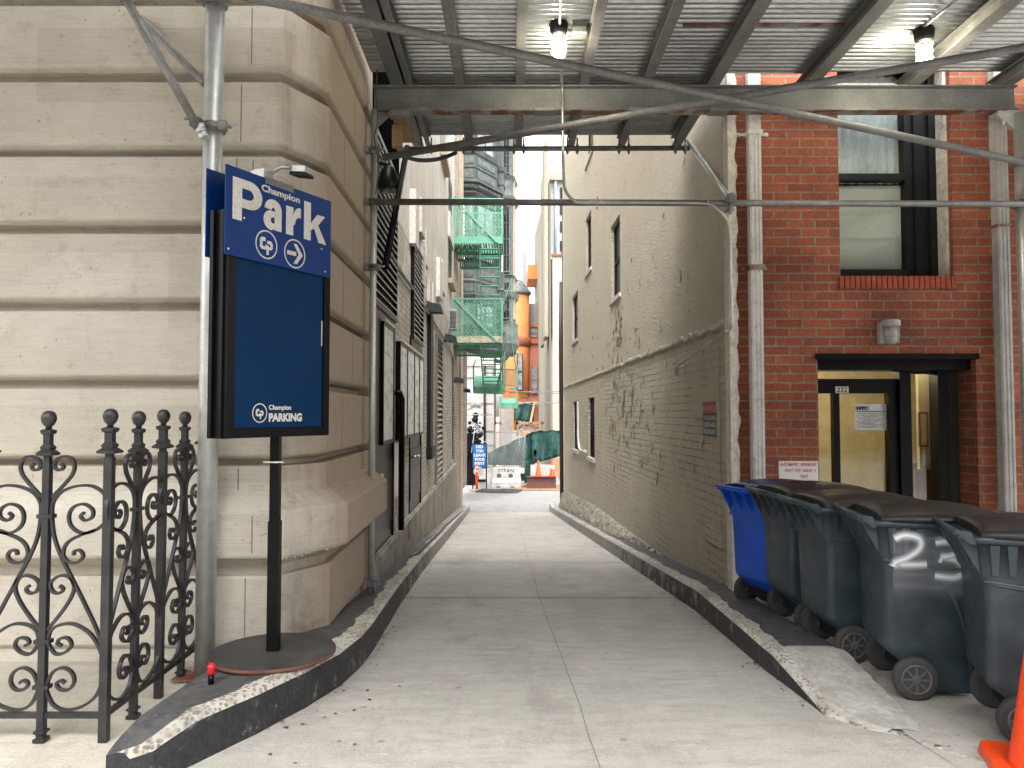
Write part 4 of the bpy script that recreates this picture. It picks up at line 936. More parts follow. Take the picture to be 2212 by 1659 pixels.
tube('brace', at(240, -60, 4.0), at(432, 283, YP - .1), .025, m_tube, 'near diagonal brace to the left post')
tube('brace', at(210, -60, 4.9), at(443, 182, YP + .02), .022, m_tube, 'farther diagonal brace to the left post')
m = MB(); p = at(436, 287, YP - .1); m.tube([at(430, 270, YP - .1), p], .032, 10); m.tube([p, p + V((.02, 0, -.03))], .03, 10); part('brace_end', m, m_galv, sh)
XQ = X_(808, 437, YB); 
m = MB(); m.tube([(XQ, YB - .02, -.02), (XQ, YB - .02, zbb)], .029, 16); q_ = part('post', m, m_galv, sh, 'thin galvanised leg against the stone corner')
m = MB(); m.box(XQ - .02, XQ + .1, YB - .1, YB + .06, -.045, -.03); m.tube([(XQ + .04, YB - .05, -.03), (XQ + .04, YB - .05, .1)], .012, 8); m.box(XQ - .03, XQ + .07, YB - .06, YB + .04, .06, .12); part('base_plate', m, m_steel, q_)
XR = X_(2205, 437, YB)
m = MB(); m.tube([(XR, YB - .02, -.05), (XR, YB - .02, zbb - .02)], .052, 20); q_ = part('post', m, m_galv, sh, 'galvanised post at the right edge')
m = MB(); m.box(XR - .2, XR + .1, YB - .04, YB + .06, zbb - .03, zbb - .003); m.tube([(XR - .13, YB, zbb - .12), (XR - .13, YB, zbb - .02)], .012, 8); m.hexa([V((XR - .05, YB - .02, zbb - .16)), V((XR - .04, YB - .02, zbb - .16)), V((XR - .04, YB + .02, zbb - .16)), V((XR - .05, YB + .02, zbb - .16)), V((XR - .2, YB - .02, zbb - .03)), V((XR - .04, YB - .02, zbb - .03)), V((XR - .04, YB + .02, zbb - .03)), V((XR - .2, YB + .02, zbb - .03))])
part('bracket', m, m_galv, q_)
m = MB(); m.hexa([V((XQ, YB - .01, zbb - .14)), V((XQ + .02, YB - .01, zbb - .14)), V((XQ + .02, YB + .01, zbb - .14)), V((XQ, YB + .01, zbb - .14)), V((XQ, YB - .01, zbb - .004)), V((XQ + .17, YB - .01, zbb - .004)), V((XQ + .17, YB + .01, zbb - .004)), V((XQ, YB + .01, zbb - .004))]); m.box(XQ + .13, XQ + .3, YB - .05, YB + .05, zbb - .05, zbb - .004); part('bracket', m, m_steel2, sh)
# tubes
tube('crossbar', at(806, 436, YB - .08), at(2260, 441, YB - .08), .027, m_tube, 'long horizontal tube across the alley mouth')
tube('brace', at(468, -22, YP - .05), at(2240, 357, 6.30), .030, m_steel2, 'long diagonal tube falling from upper left to lower right')
tube('brace', at(828, 340, 6.42), at(2320, 84, 5.2), .030, m_steel2, 'long diagonal tube rising from the left leg to the upper right')
tube('crossbar', at(858, 322, 7.72), at(1490, 320, 7.72), .026, m_tube, 'tube hung under the joist ends over the alley')
tube('brace', at(1487, 305, 7.75), at(1576, 430, YB - .02), .026, m_galv, 'short diagonal brace by the stucco corner')
tube('brace', at(880, 318, 7.72), at(832, 577, YB + .1), .030, m_black, 'dark diagonal brace by the left leg')
for (u, v, Y) in ((808, 437, YB - .02), (808, 578, YB - .02), (808, 326, YB - .02)): clamp(at(u, v, Y))
clamp(at(2205, 441, YB - .02), 2, .055); clamp(at(2205, 352, YB - .02), 2, .055)
m = MB(); c = at(1577, 430, YB - .14); m.lathe([(.034, -.05), (.042, -.045), (.042, .05), (.034, .05)], c, 18, axis=1); m.lathe([(.026, -.052), (.026, -.051)], c, 14, axis=1); m.tube([c + V((0, 0, -.04)), c + V((.0, 0, -.13))], .01, 8); m.box(c.x - .03, c.x + .03, c.y + .01, c.y + .09, c.z - .09, c.z - .03); part('clamp', m, m_tube, sh)
for x in (-.88, -.45, .07, .62, 1.15, 1.73):
    for dx in (-.05, .05):
        m = MB(); z = Z_(320, 7.72); m.tube([(x + dx, 7.70, z - .07), (x + dx, 7.70, zj + .02)], .008, 8); m.lathe([(.014, -.055), (.016, -.04)], (x + dx, 7.70, z), 8); m.box(x + dx - .012, x + dx + .012, 7.68, 7.74, z - .03, z + .03)
        part('hanger_clamp', m, m_tube, sh)
# timber block under the left end of the decking
m = MB(); a, b = at(852, 270, 6.75), at(880, 256, 6.75); m.box(a.x, b.x, 6.7, 7.2, a.z, b.z); m.box(a.x - .02, a.x + .07, 6.74, 6.8, a.z - .2, a.z)
solo('timber_block', m, m_ply, 'orange raw timber block wedged under the left end of the beam', 'timber')
# shed lamps
def cage_lamp(loc, lab, s=1.):
    t = thing('cage_lamp', loc, lab, 'lamp', 'caged lamps under the shed'); c = V(loc)
    m = MB(); m.lathe([(.065 * s, 0), (.072 * s, -.02 * s), (.068 * s, -.06 * s), (.055 * s, -.1 * s)], c, 20); part('cap', m, m_darkframe, t)
    m = MB(); m.lathe([(.054 * s, -.1 * s), (.056 * s, -.2 * s), (.048 * s, -.25 * s), (.02 * s, -.275 * s)], c, 20); g = part('jar', m, m_lens, t)
    m = MB(); m.lathe([(.01, -.12 * s), (.03 * s, -.15 * s), (.04 * s, -.19 * s), (.03 * s, -.23 * s), (.008, -.245 * s)], c, 16); part('bulb', m, m_bulb, t)
    m = MB()
    for k in range(4):
        a_ = k * math.pi / 2 + .5; m.tube(cr([c + V((.06 * s * math.cos(a_), .06 * s * math.sin(a_), -.1 * s)), c + V((.061 * s * math.cos(a_), .061 * s * math.sin(a_), -.2 * s)), c + V((.05 * s * math.cos(a_), .05 * s * math.sin(a_), -.26 * s)), c + V((0, 0, -.285 * s))], 4), .0028, 6)
    for h in (-.12, -.175, -.225): m.tube([c + V((.061 * s * math.cos(q), .061 * s * math.sin(q), h * s)) for q in [i * math.pi / 8 for i in range(17)]], .0028, 5, cap=False)
    part('cage', m, m_conduit, t)
    l = bpy.data.lights.new('cage_lamp_light', 'POINT'); l.energy = 3.2; l.color = (1, .9, .72); l.shadow_soft_size = .04
    o = bpy.data.objects.new('cage_lamp_light', l); S.collection.objects.link(o); o.location = c + V((0, 0, -.31 * s)); return t
c = at(1207, 46, 5.6); c.z = zdk; cage_lamp(at(1207, 48, 5.62), 'lit caged lamp with a grey box beside it, hanging mid-alley under the decking')
cage_lamp(at(1996, 62, 5.72), 'lit caged lamp hanging near the right edge under the decking', 1.05)
m = MB(); p = at(1251, 66, 5.66); m.box(p.x - .055, p.x + .055, 5.6, 5.72, p.z - .035, p.z + .05); m.box(p.x - .05, p.x + .045, 5.58, 5.602, p.z - .05, p.z - .01, 1); m.box(p.x + .05, p.x + .1, 5.64, 5.67, p.z + .02, p.z + .03); m.tube([p + V((-.12, 0, 0)), p + V((-.05, 0, 0))], .012, 8)
solo('junction_box', m, [m_steel2, m_galv], 'grey junction box beside the lit lamp above the alley', 'junction box')
m = MB(); p = at(1212, 60, 5.57)
m.tube([at(1213, -60, 4.9), at(1209, 52, 5.56)], .011, 8)
m.tube(cr([at(1211, 128, 5.62), at(1214, 180, 6.28), at(1215, 240, 6.30), at(1216, 330, 6.31), at(1218, 385, 6.31), at(1222, 412, 6.31), at(1238, 432, 6.31), at(1262, 438, 6.31), at(1400, 438, 6.31), at(1520, 440, 6.31), at(1550, 452, 6.31), at(1570, 476, 6.31), at(1577, 510, 6.31), at(1579, 600, 6.4), at(1581, 690, 6.45), at(1576, 712, 6.5), at(1566, 716, 6.52)], 5), .0125, 8)
for u in (1290, 1530): m.tube([at(u, 425, 6.33), at(u, 452, 6.33)], .006, 6)
solo('conduit', m, m_conduit, 'bright steel conduit running down from the lamp and along the crossbar to the brick corner', 'conduit')
m = MB(); m.tube([at(2066, 0, 5.2), at(1990, 62, 5.7)], .011, 8); solo('conduit', m, m_conduit, 'short bright conduit feeding the right hand lamp', 'conduit')
m = MB(); m.tube(cr([at(815, 150, 6.3), at(812, 200, 6.35), at(816, 260, 6.36), at(809, 300, 6.38), at(818, 350, 6.38), at(812, 420, 6.38)], 5), .006, 6); m.tube(cr([at(864, 335, 6.9), at(905, 346, 7.2), at(950, 343, 7.4), at(985, 330, 7.6)], 5), .02, 8)
solo('cable', m, m_hose, 'loose black cable looped over the left scaffold leg', 'cable')

# ------------------------------------------------------------------ parking sign
A0, A1 = V((-1.472, 3.82, 0)), V((-1.102, 4.508, 0)); ux = (A1 - A0).normalized(); nn = V((ux.y, -ux.x, 0)); WS = (A1 - A0).length
ps = thing('parking_sign', (-1.303, 4.2, .2), 'tall double sided blue parking sign with black frame on a black post and round plate', 'sign')
def sg(a, o, z): return A0 + ux * a + nn * o + V((0, 0, z))
zc_b = Z_(947, 3.9); zc_t = EYE + 1.05
pr_, cab = None, None
m = MB(); L0, L1 = .03, WS + .01
m.box(L0, L1, -.095, -.005, zc_b, zc_t, fn=sg)
for a, b, c_, d in ((L0, L0 + .055, zc_b, zc_t), (L1 - .05, L1, zc_b, zc_t), (L0 + .055, L1 - .05, zc_b, zc_b + .05), (L0 + .055, L1 - .05, zc_t - .05, zc_t)): m.box(a, b, -.005, .012, c_, d, fn=sg)
m.box(L0 - .012, L0, -.03, -.01, zc_b, zc_t, fn=sg); m.box(L0 - .02, L0 - .002, -.1, -.075, zc_b, zc_t, fn=sg)
cab = part('cabinet', m, m_black, ps, bevel=.003)
m = MB(); m.box(L0 + .058, L1 - .053, -.003, .002, zc_b + .052, zc_t - .052, fn=sg); pan = part('panel', m, m_blue2, cab)
m = MB(); m.box(L1 - .062, L1 - .055, .002, .004, Z_(745, 4.4), Z_(690, 4.4), fn=sg); part('worn_patch', m, m_white, cab)
z0p, z1p = Z_(549, 3.82), Z_(355, 3.82)
m = MB(); m.box(0, WS, .016, .022, z0p, z1p, fn=sg); top_ = part('top_panel', m, m_blue, ps, 'blue Park panel above the cabinet', bevel=.002)
m = MB(); m.box(0, WS, -.125, -.119, z0p, z1p, fn=sg); m.box(.2, .25, -.119, .016, z0p + .02, z1p - .1, fn=sg); m.box(.5, .55, -.119, .016, z0p + .02, z1p - .1, fn=sg); part('rear_panel', m, m_blue, ps)
def ring(m, ca, cz, r, tk, o, n=48):
    g0 = [sg(ca + (r) * math.cos(2 * math.pi * k / n), o, cz + r * math.sin(2 * math.pi * k / n)) for k in range(n)]; g1 = [sg(ca + (r - tk) * math.cos(2 * math.pi * k / n), o, cz + (r - tk) * math.sin(2 * math.pi * k / n)) for k in range(n)]
    a_ = m.verts(g0); b_ = m.verts(g1)
    for k in range(n): m.face((a_[k], a_[(k + 1) % n], b_[(k + 1) % n], b_[k]))
def poly(m, pts, ca, cz, s, o, mi=0): m.face(m.verts([sg(ca + x * s, o, cz + y * s) for x, y in pts]), mi)
H = z1p - z0p
def tx(par, s_, a0, a1, b0, b1, mm, off, o=.024): return text(par, s_, sg(a0, o - .002, b0), ux, (0, 0, 1), a1 - a0, b1 - b0, mm, off)
def loopface(m, outer, inner, o):
    """closed outline with a counter: bridge ring of equal point counts"""
    a_ = m.verts([sg(x, o, z) for x, z in outer]); b_ = m.verts([sg(x, o, z) for x, z in inner]); n = len(a_)
    for k in range(n): m.face((a_[k], a_[(k + 1) % n], b_[(k + 1) % n], b_[k]))
k_ = H / .45
# letters of Park drawn as heavy grotesque strokes
m = MB(); o = .0245
def tp(x, y): return sg(.042 + (x - .06) * 1.07, o, z0p + (.19 + (y - .198 * k_) * 1.1))
def rect(x0, x1, y0, y1): m.face(m.verts([tp(x0, y0), tp(x1, y0), tp(x1, y1), tp(x0, y1)]))
def pg(pts): m.face(m.verts([tp(x, y) for x, y in pts]))
def arc(cx, cy, rx, ry, a0, a1, n): return [(cx + rx * math.cos(R(a0 + (a1 - a0) * i / n)), cy + ry * math.sin(R(a0 + (a1 - a0) * i / n))) for i in range(n + 1)]
def band(outer, inner):
    a_ = m.verts([tp(x, y) for x, y in outer]); b_ = m.verts([tp(x, y) for x, y in inner])
    for k in range(len(a_) - 1): m.face((a_[k], a_[k + 1], b_[k + 1], b_[k]))
k_ = H / .45
def sc(P): return [(x, y * k_) for x, y in P]
YC = .198; XH = .145; CAP = .195
rect(.060, .118, (YC) * k_, (YC + CAP) * k_)
band(sc([(.118, YC + CAP)] + arc(.166, YC + CAP - .066, .080, .066, 90, -90, 14) + [(.118, YC + CAP - .132)]), sc([(.118, YC + CAP - .042)] + arc(.160, YC + CAP - .066, .030, .024, 90, -90, 14) + [(.118, YC + CAP - .09)]))
# a
band(sc([(.262, YC + .098)] + arc(.320, YC + .098, .058, .050, 180, 0, 14) + [(.378, YC + .0)]), sc([(.312, YC + .094)] + arc(.320, YC + .094, .011, .014, 180, 0, 14) + [(.327, YC + .0)]))
band(sc([(.340, YC + .088)] + arc(.310, YC + .044, .055, .048, 90, 270, 14) + [(.340, YC + .012)]), sc([(.340, YC + .062)] + arc(.318, YC + .046, .014, .015, 90, 270, 14) + [(.340, YC + .032)]))
# r
rect(.408, .460, YC * k_, (YC + XH - .004) * k_)
band(sc([(.460, YC + .085)] + arc(.505, YC + .085, .046, .062, 180, 90, 8) + [(.514, YC + .147)]), sc([(.460, YC + .05)] + arc(.505, YC + .06, .032, .038, 180, 90, 8) + [(.514, YC + .098)]))
# k
rect(.538, .590, YC * k_, (YC + CAP) * k_)
pg(sc([(.590, YC + .052), (.590, YC + .09), (.640, YC + XH), (.700, YC + XH), (.640, YC + .083)])); pg(sc([(.612, YC + .075), (.645, YC + .092), (.712, YC), (.650, YC)]))
part('lettering', m, m_white, top_, 'white lettering reading Park', fixn=False)
tx(top_, 'Champion', .235, .520, z0p + (YC + .166) * k_, z0p + (YC + .214) * k_, m_white, .035)
m = MB(); o = .0245
cpx, cpz = .275, z0p + .098 * k_; ring(m, cpx, cpz, .078, .008, o)
arx, arz = .485, z0p + .088 * k_; ring(m, arx, arz, .082, .008, o)
poly(m, [(-.82, -.16), (.15, -.16), (.15, .16), (-.82, .16)], arx, arz, .072, o); poly(m, [(-.15, .78), (.22, .78), (.86, 0), (.42, 0)], arx, arz, .072, o); poly(m, [(.42, 0), (.86, 0), (.22, -.78), (-.15, -.78)], arx, arz, .072, o)
def cplogo(m, cx_, cz_, s, o):
    for P in ([(-.62, .35), (-.45, .5), (-.1, .5), (-.1, .22), (-.38, .22), (-.38, .05), (-.62, .05)], [(-.62, .05), (-.38, .05), (-.38, -.15), (-.1, -.15), (-.1, .02), (.02, -.02), (-.02, -.38), (-.45, -.38), (-.62, -.25)],
              [(.05, .3), (.42, .3), (.58, .15), (.36, .03), (.3, .08), (.05, .08)], [(.36, .03), (.58, .15), (.6, -.18), (.46, -.34), (.2, -.34), (.2, -.14), (.36, -.14)], [(.0, -.05), (.22, -.05), (.22, -.72), (.0, -.72)]):
        poly(m, P, cx_, cz_, s, o)
cplogo(m, cpx, cpz, .075, o); part('emblem', m, m_white, top_, 'white ring with an arrow and white ring with joined letters', fixn=False)
zl = zc_b + .105; s_ = .052
m = MB(); ring(m, .262, zl + .025, s_, .006, .0045); cplogo(m, .262, zl + .025, s_ * .85, .0045); part('emblem', m, m_white, pan, fixn=False)
tx(pan, 'Champion', .325, .49, zl + .035, zl + .07, m_white, .035, .005); tx(pan, 'PARKING', .325, .575, zl - .022, zl + .025, m_white, .05, .005)
m = MB()
for (a, b) in ((.02, .03), (.06, .2), (.12, .21), (.73, .03), (.70, .16), (.72, .19), (.45, .02), (.05, .215)): c = sg(a, .0245, z0p + b); m.lathe([(.005, -.002), (.005, .002)], c, 8, axis=1)
part('rivet', m, m_white, top_)
m = MB(); m.box(.26, .47, .024, .026, z1p - .03, z1p + .008, fn=sg); part('mount_strip', m, m_steel, top_)
pz = zc_b
m = MB(); m.box(-1.333, -1.273, 4.17, 4.23, .215, Z_(1125, 4.2)); m.box(-1.328, -1.278, 4.175, 4.225, Z_(1125, 4.2), pz + .02); m.lathe([(.008, 0), (.006, -.004)], at(604, 1120, 4.17), 8, axis=1); part('post', m, m_black, ps, bevel=.002)
m = MB(); m.box(-1.36, -1.25, 4.168, 4.172, Z_(1000, 4.17), Z_(997, 4.17)); part('cable_tie', m, m_white, ps)
m = MB(); m.lathe([(.33, .192), (.333, .196), (.333, .212)], (-1.303, 4.2, 0), 64, mi=1); m.lathe([(.331, .2125), (.331, .2145)], (-1.303, 4.2, 0), 64, mi=0, smooth=False)
part('base_plate', m, [m_plate, m_platerim], ps, 'round rusty steel plate')
t = thing('sign_light', sg(.36, 0, z1p), 'small silver flood light on an arm over the blue Park sign', 'lamp')
m = MB(); m.box(.27, .34, -.09, .0, z1p - .01, z1p + .06, fn=sg); m.tube(cr([sg(.35, -.03, z1p + .06), sg(.37, -.01, z1p + .085), sg(.39, .02, z1p + .10), sg(.42, .04, z1p + .10)], 4), .014, 10); part('bracket', m, m_conduit, t)
m = MB(); c = sg(.42, .04, z1p + .10); p = [c, c + ux * .07, c + ux * .085 + nn * .10 + V((0, 0, -.02)), c + nn * .115 + V((0, 0, -.02))]
m.hexa([x + V((0, 0, -.02)) for x in p] + [x + V((0, 0, .012)) for x in p]); part('head', m, m_conduit, t, bevel=.004)
m = MB(); p = [x + V((0, 0, -.028)) for x in p]; m.hexa([x + V((0, 0, -.012)) for x in p] + [x + V((0, 0, .006)) for x in p]); part('lens', m, m_darkframe, t)
# red capped stub
t = thing('pipe_stub', at(456, 1478, 3.9), 'short black pipe stub with a red cap on the kerb by the post', 'pipe'); c = V((X_(456, 1470, 3.75), 3.75, .19))
m = MB(); m.tube([c, c + V((0, 0, .045))], .014, 12); part('stub', m, m_black, t); m = MB(); m.lathe([(.014, .045), (.02, .05), (.017, .07), (.02, .085), (.012, .098)], c, 12); part('cap', m, M('red cap', (.6, .01, .02), .35), t)

# ------------------------------------------------------------------ iron fence
SC = 937.0
SCR = [[(20, 475), (60, 430), (98, 380), (108, 340), (95, 308), (67, 298), (40, 310), (27, 333), (36, 354), (55, 356), (64, 342), (54, 330)],
       [(22, 555), (25, 500), (55, 455), (115, 428), (180, 427), (230, 462), (252, 520), (238, 580), (190, 622), (140, 630), (100, 600), (90, 555), (108, 518), (148, 505), (183, 528), (183, 562), (155, 576), (137, 558), (150, 542)],
       [(200, 615), (150, 635), (100, 660), (75, 692), (72, 730), (95, 756), (130, 756), (150, 730), (138, 706), (116, 708), (112, 726)],
       [(22, 560), (32, 640), (60, 725), (110, 830), (165, 945), (212, 1050), (236, 1140), (240, 1240), (215, 1325), (160, 1372), (95, 1388), (45, 1365), (18, 1310), (16, 1290)],
       [(14, 1045), (60, 985), (100, 920), (117, 868), (104, 828), (74, 813), (40, 825), (22, 852), (35, 884), (60, 889), (74, 872), (60, 857)],
       [(18, 1090), (28, 1050), (65, 1025), (120, 1022), (180, 1058), (215, 1108), (234, 1155)],
       [(16, 1100), (48, 1148), (88, 1142), (112, 1112), (97, 1082), (66, 1084), (56, 1104), (74, 1114)],
       [(16, 1285), (38, 1230), (78, 1208), (115, 1228), (126, 1268), (106, 1300), (72, 1300), (56, 1276), (74, 1262), (90, 1274)]]
m_iron_f = m_iron
def finial(m, c, h0, w):
    k = w
    m.lathe([(.018 * k, h0), (.018 * k, h0 + .03), (.05 * k, h0 + .035), (.052 * k, h0 + .045), (.03 * k, h0 + .06), (.035 * k, h0 + .072), (.022 * k, h0 + .085), (.022 * k, h0 + .13), (.032 * k, h0 + .135), (.036 * k, h0 + .15), (.02 * k, h0 + .156)], c, 4, sq=True)
    m.lathe([(.014, h0 + .156), (.014, h0 + .168), (.024, h0 + .176), (.031, h0 + .192), (.034, h0 + .207), (.031, h0 + .222), (.022, h0 + .236), (.008, h0 + .242)], c, 20)
def foot(m, c): m.lathe([(.02, .055), (.034, .05), (.036, .042), (.024, .034), (.022, .022), (.036, .016), (.036, .0)], c, 4, sq=True)
fe = thing('iron_fence', (-1.875, 3.55, 0), 'black wrought iron fence with scrolls and ball finials before the stone building', 'fence')
def plainpost(x, y):
    m = MB(); c = V((x, y, 0)); m.box(x - .019, x + .019, y - .019, y + .019, 0.0, 1.30); finial(m, c, 1.285, 1.15); part('post', m, m_iron, fe, bevel=0)
def module(cx_, cy_, d):
    d = V((*d, 0)); n = V((-d.y, d.x, 0))
    m = MB(); c = V((cx_, cy_, 0)); m.hexa([c + d * a * .016 + n * b * .016 + V((0, 0, z)) for z in (.05, 1.28) for a, b in ((-1, -1), (1, -1), (1, 1), (-1, 1))]); finial(m, c, 1.275, 1.0); foot(m, c)
    for y in (557, 1095, 1288):
        z = (1520 - y) / SC; m.hexa([c + d * a * .036 + n * b * .02 + V((0, 0, z + s)) for s in (-.009, .009) for a, b in ((-1, -1), (1, -1), (1, 1), (-1, 1))])
    part('picket', m, m_iron, fe)
    for sgn in (-1, 1):
        m = MB()
        for i, P in enumerate(SCR):
            if i == 4 or True: m.strap(cr([c + d * (sgn * a / SC * 1.09) + V((0, 0, (1520 - b) / SC)) for a, b in P], 4), .0125, .018, n)
        part('scrollwork', m, m_iron, fe)
def rail(a, b):
    m = MB(); m.bar((a[0], a[1], .118), (b[0], b[1], .118), .02, .026); part('bottom_rail', m, m_iron, fe)
C0 = (-1.875, 3.55)
for i, x in enumerate((-2.163, -2.739)): module(x, 3.55, (1, 0)); plainpost(x - .288, 3.55)
plainpost(*C0); rail((C0[0], C0[1]), (-3.03, 3.55))
for i in range(2): module(-1.875, 3.55 + .27 + .54 * i, (0, 1)); plainpost(-1.875, 3.55 + .54 * (i + 1))
rail(C0, (-1.875, 4.64))

# ------------------------------------------------------------------ wheelie bins
def rrect(x0, x1, y0, y1, z, r, n=4):
    P = []
    for cx_, cy_, a0 in ((x1 - r, y1 - r, 0), (x0 + r, y1 - r, 90), (x0 + r, y0 + r, 180), (x1 - r, y0 + r, 270)):
        for i in range(n + 1): a_ = R(a0 + 90 * i / n); P.append((cx_ + r * math.cos(a_), cy_ + r * math.sin(a_), z))
    return P
def make_bin(mat_b, mat_l, lab, loc):
    t = thing('wheelie_bin', (0, 0, 0), lab, 'wheelie bin', 'wheelie bins in a row before the brick house')
    m = MB()
    rr = []
    for z, x0, x1, w in ((.03, -.02, .23, .185), (.05, -.05, .25, .20), (.14, -.10, .26, .205), (.24, -.225, .275, .212), (.27, -.238, .28, .222), (.55, -.24, .32, .236), (.72, -.245, .345, .245), (.74, -.262, .352, .252), (.90, -.275, .37, .258), (.905, -.295, .395, .278), (.935, -.30, .40, .283)):
        rr.append(rrect(x0, x1, -w, w, z, .045))
    m.loft(rr, smooth=True)
    # raised contour sweeping down each side, as on real carts
    for sg_ in (-1, 1):
        P = cr([(-.25, sg_ * .246, .73), (-.05, sg_ * .246, .70), (.05, sg_ * .243, .62), (.13, sg_ * .236, .45), (.17, sg_ * .224, .25), (.19, sg_ * .20, .06)], 5)
        m.tube(P, .008, 6); m.tube(cr([(-.23, sg_ * .246, .72), (0, sg_ * .246, .69), (.32, sg_ * .243, .66)], 4), .006, 6)
    for y in (-.215, -.07, .07, .215): m.hexa([(-.262, y - .008, .76), (-.25, y - .008, .76), (-.25, y + .008, .76), (-.262, y + .008, .76), (-.35, y - .008, .925), (-.27, y - .008, .93), (-.27, y + .008, .93), (-.35, y + .008, .925)])
    for y in (-.285, -.275):
        pass
    for x in (-.22, -.15, -.08):
        for s2 in (-1, 1): m.hexa([(x, s2 * .248, .76), (x + .025, s2 * .248, .76), (x + .025, s2 * .262, .76), (x, s2 * .262, .76), (x - .01, s2 * .248, .9), (x + .03, s2 * .248, .9), (x + .03, s2 * .278, .9), (x - .01, s2 * .278, .9)])
    b = part('body', m, mat_b, t)
    m = MB()
    m.tube([(-.36, -.255, .953), (-.36, .255, .953)], .013, 10)
    for y in (-.25, .25): m.hexa([(-.31, y - .013, .90), (-.28, y - .013, .9), (-.28, y + .013, .9), (-.31, y + .013, .9), (-.375, y - .013, .962), (-.30, y - .013, .955), (-.30, y + .013, .955), (-.375, y + .013, .962)])
    m.box(-.355, -.285, -.26, .26, .925, .935)
    part('handle', m, mat_b, t, bevel=.003)
    m = MB(); g = []
    for i in range(13):
        x = -.265 + .71 * i / 12; zt = .965 + .048 * math.sin(math.pi * min(1, (i + .6) / 12.6)) ** .7 - .012 * i / 12; r = []
        wd = .28 + .012 * math.sin(math.pi * i / 12)
        for k in range(17):
            s2 = -1 + 2 * k / 16; e = 1 - abs(s2) ** 5
            ridge_ = .007 if (k in (4, 5, 8, 11, 12) and 1 < i < 11) else 0
            r.append((x, s2 * wd, .955 + (zt - .955) * e * (.75 + .25 * (1 - s2 * s2)) + ridge_))
        r += [(x, wd, .93), (x, -wd, .93)]
        g.append(r)
    m.loft(g, smooth=True); part('lid', m, mat_l, t)
    for y in (-.238, .238):
        m = MB(); c = (-.10, y, .113); s2 = 1 if y > 0 else -1
        m.lathe([(.075, -.025), (.10, -.023), (.113, -.013), (.113, .013), (.10, .023), (.075, .025)], c, 32, axis=1); w_ = part('wheel', m, m_rubber, t)
        m = MB(); ys_ = s2 * .027
        m.lathe([(.017, -.03), (.022, -.032), (.022, .032), (.017, .03)], c, 14, axis=1)
        for k in range(8): a_ = k * math.pi / 4; q = V((c[0], c[1] + ys_, c[2])); m.bar(q + V((math.cos(a_) * .02, 0, math.sin(a_) * .02)), q + V((math.cos(a_) * .072, 0, math.sin(a_) * .072)), .010, .008, up=(0, 1, 0))
        m.tube([V(c) + V((.072 * math.cos(q), ys_, .072 * math.sin(q))) for q in [i * math.pi / 12 for i in range(25)]], .006, 6, cap=False); part('rim', m, m_hub, w_)
    m = MB(); m.tube([(-.10, -.25, .113), (-.10, .25, .113)], .011, 8); m.box(-.12, -.06, -.19, .19, .09, .16); part('axle', m, m_darkframe, t)
    t.location = loc; return t
bins = []
m_lid2 = m_lid
spec_ = [((2.08, 6.05, -.03), 18, 'bright blue recycling bin, farthest in the row by the stucco corner'), ((2.135, 5.51, -.0), 3, 'dark green bin right behind the blue one, second in the row'),
         ((2.15, 4.88, 0), 1, 'dark green bin in the middle of the row, before the one sprayed white'), ((2.255, 4.27, 0), -9, 'dark bin with big white spray painted numerals 23 on its side'), ((2.49, 3.69, 0), -18, 'dark bin nearest the camera beside the orange cone')]
first = make_bin(m_bin, m_lid, spec_[1][2], (0, 0, 0))
for i, (loc, rz, lab) in enumerate(spec_):
    if i == 0: b = make_bin(m_binblue, m_lidblue, lab, (0, 0, 0))
    elif i == 1: b = first
    else: b = copy_tree(first)
    b['label'] = lab; b.location = loc; b.rotation_euler = (0, 0, R(rz)); bins.append(b)
# sprayed numerals on the fourth bin
def on_bin(P): return [V((x, -.252 - .03 * (z - .6) / .3 - .004, z)) for x, z in P]
m = MB(); nb = (0, -1, 0); fnt = MB()
two = cr([(-.20, .845, 0), (-.15, .865, 0), (-.08, .85, 0), (-.075, .80, 0), (-.13, .75, 0), (-.20, .715, 0), (-.12, .71, 0), (-.04, .715, 0)], 5)
three = cr([(.0, .83, 0), (.06, .835, 0), (.11, .80, 0), (.08, .765, 0), (.03, .755, 0), (.10, .74, 0), (.15, .69, 0), (.10, .65, 0), (.0, .655, 0)], 5)
for P in (two, three): m.ribbon(on_bin([(p.x, p.y) for p in P]), .072, nb)
for k in range(5): fnt.ribbon([p + V((0, -.003 * k - .003, 0)) for p in on_bin([(-.21 + .0 * k, .845 - .062 * k), (-.08, .85 - .062 * k), (.06, .84 - .062 * k), (.2, .82 - .062 * k), (.29, .78 - .062 * k)])], .16, nb)
o = part('spray_paint', m, m_spray, bins[3], 'white spray painted 23', fixn=False); o.location = o.location + V((2.255, 4.27, 0))
o = part('overspray', fnt, spray_mat('faint white overspray', (.62, .66, .7), 0, .13), bins[3], 'faint white overspray', fixn=False); o.location = o.location + V((2.255, 4.27, 0))

# ------------------------------------------------------------------ cones
def cone(loc, s, lab, grp, band_):
    t = thing('traffic_cone', loc, lab, 'traffic cone', grp); c = V(loc)
    m = MB(); m.lathe([(.14 * s, .03 * s), (.13 * s, .05 * s), (.035 * s, .70 * s), (.03 * s, .71 * s)], c, 28); part('body', m, m_orange, t)
    m = MB(); m.loft([rrect(c.x - .19 * s, c.x + .19 * s, c.y - .19 * s, c.y + .19 * s, c.z, .04 * s), rrect(c.x - .185 * s, c.x + .185 * s, c.y - .185 * s, c.y + .185 * s, c.z + .035 * s, .04 * s)]); part('foot', m, m_orange, t)
    if band_:
        m = MB(); m.lathe([(.094 * s, .32 * s), (.072 * s, .48 * s)], c, 28); part('reflective_band', m, m_white, t)
        if band_ > 1: m = MB(); m.lathe([(.062 * s, .55 * s), (.049 * s, .64 * s)], c, 28); part('reflective_band', m, m_white, t)
    return t
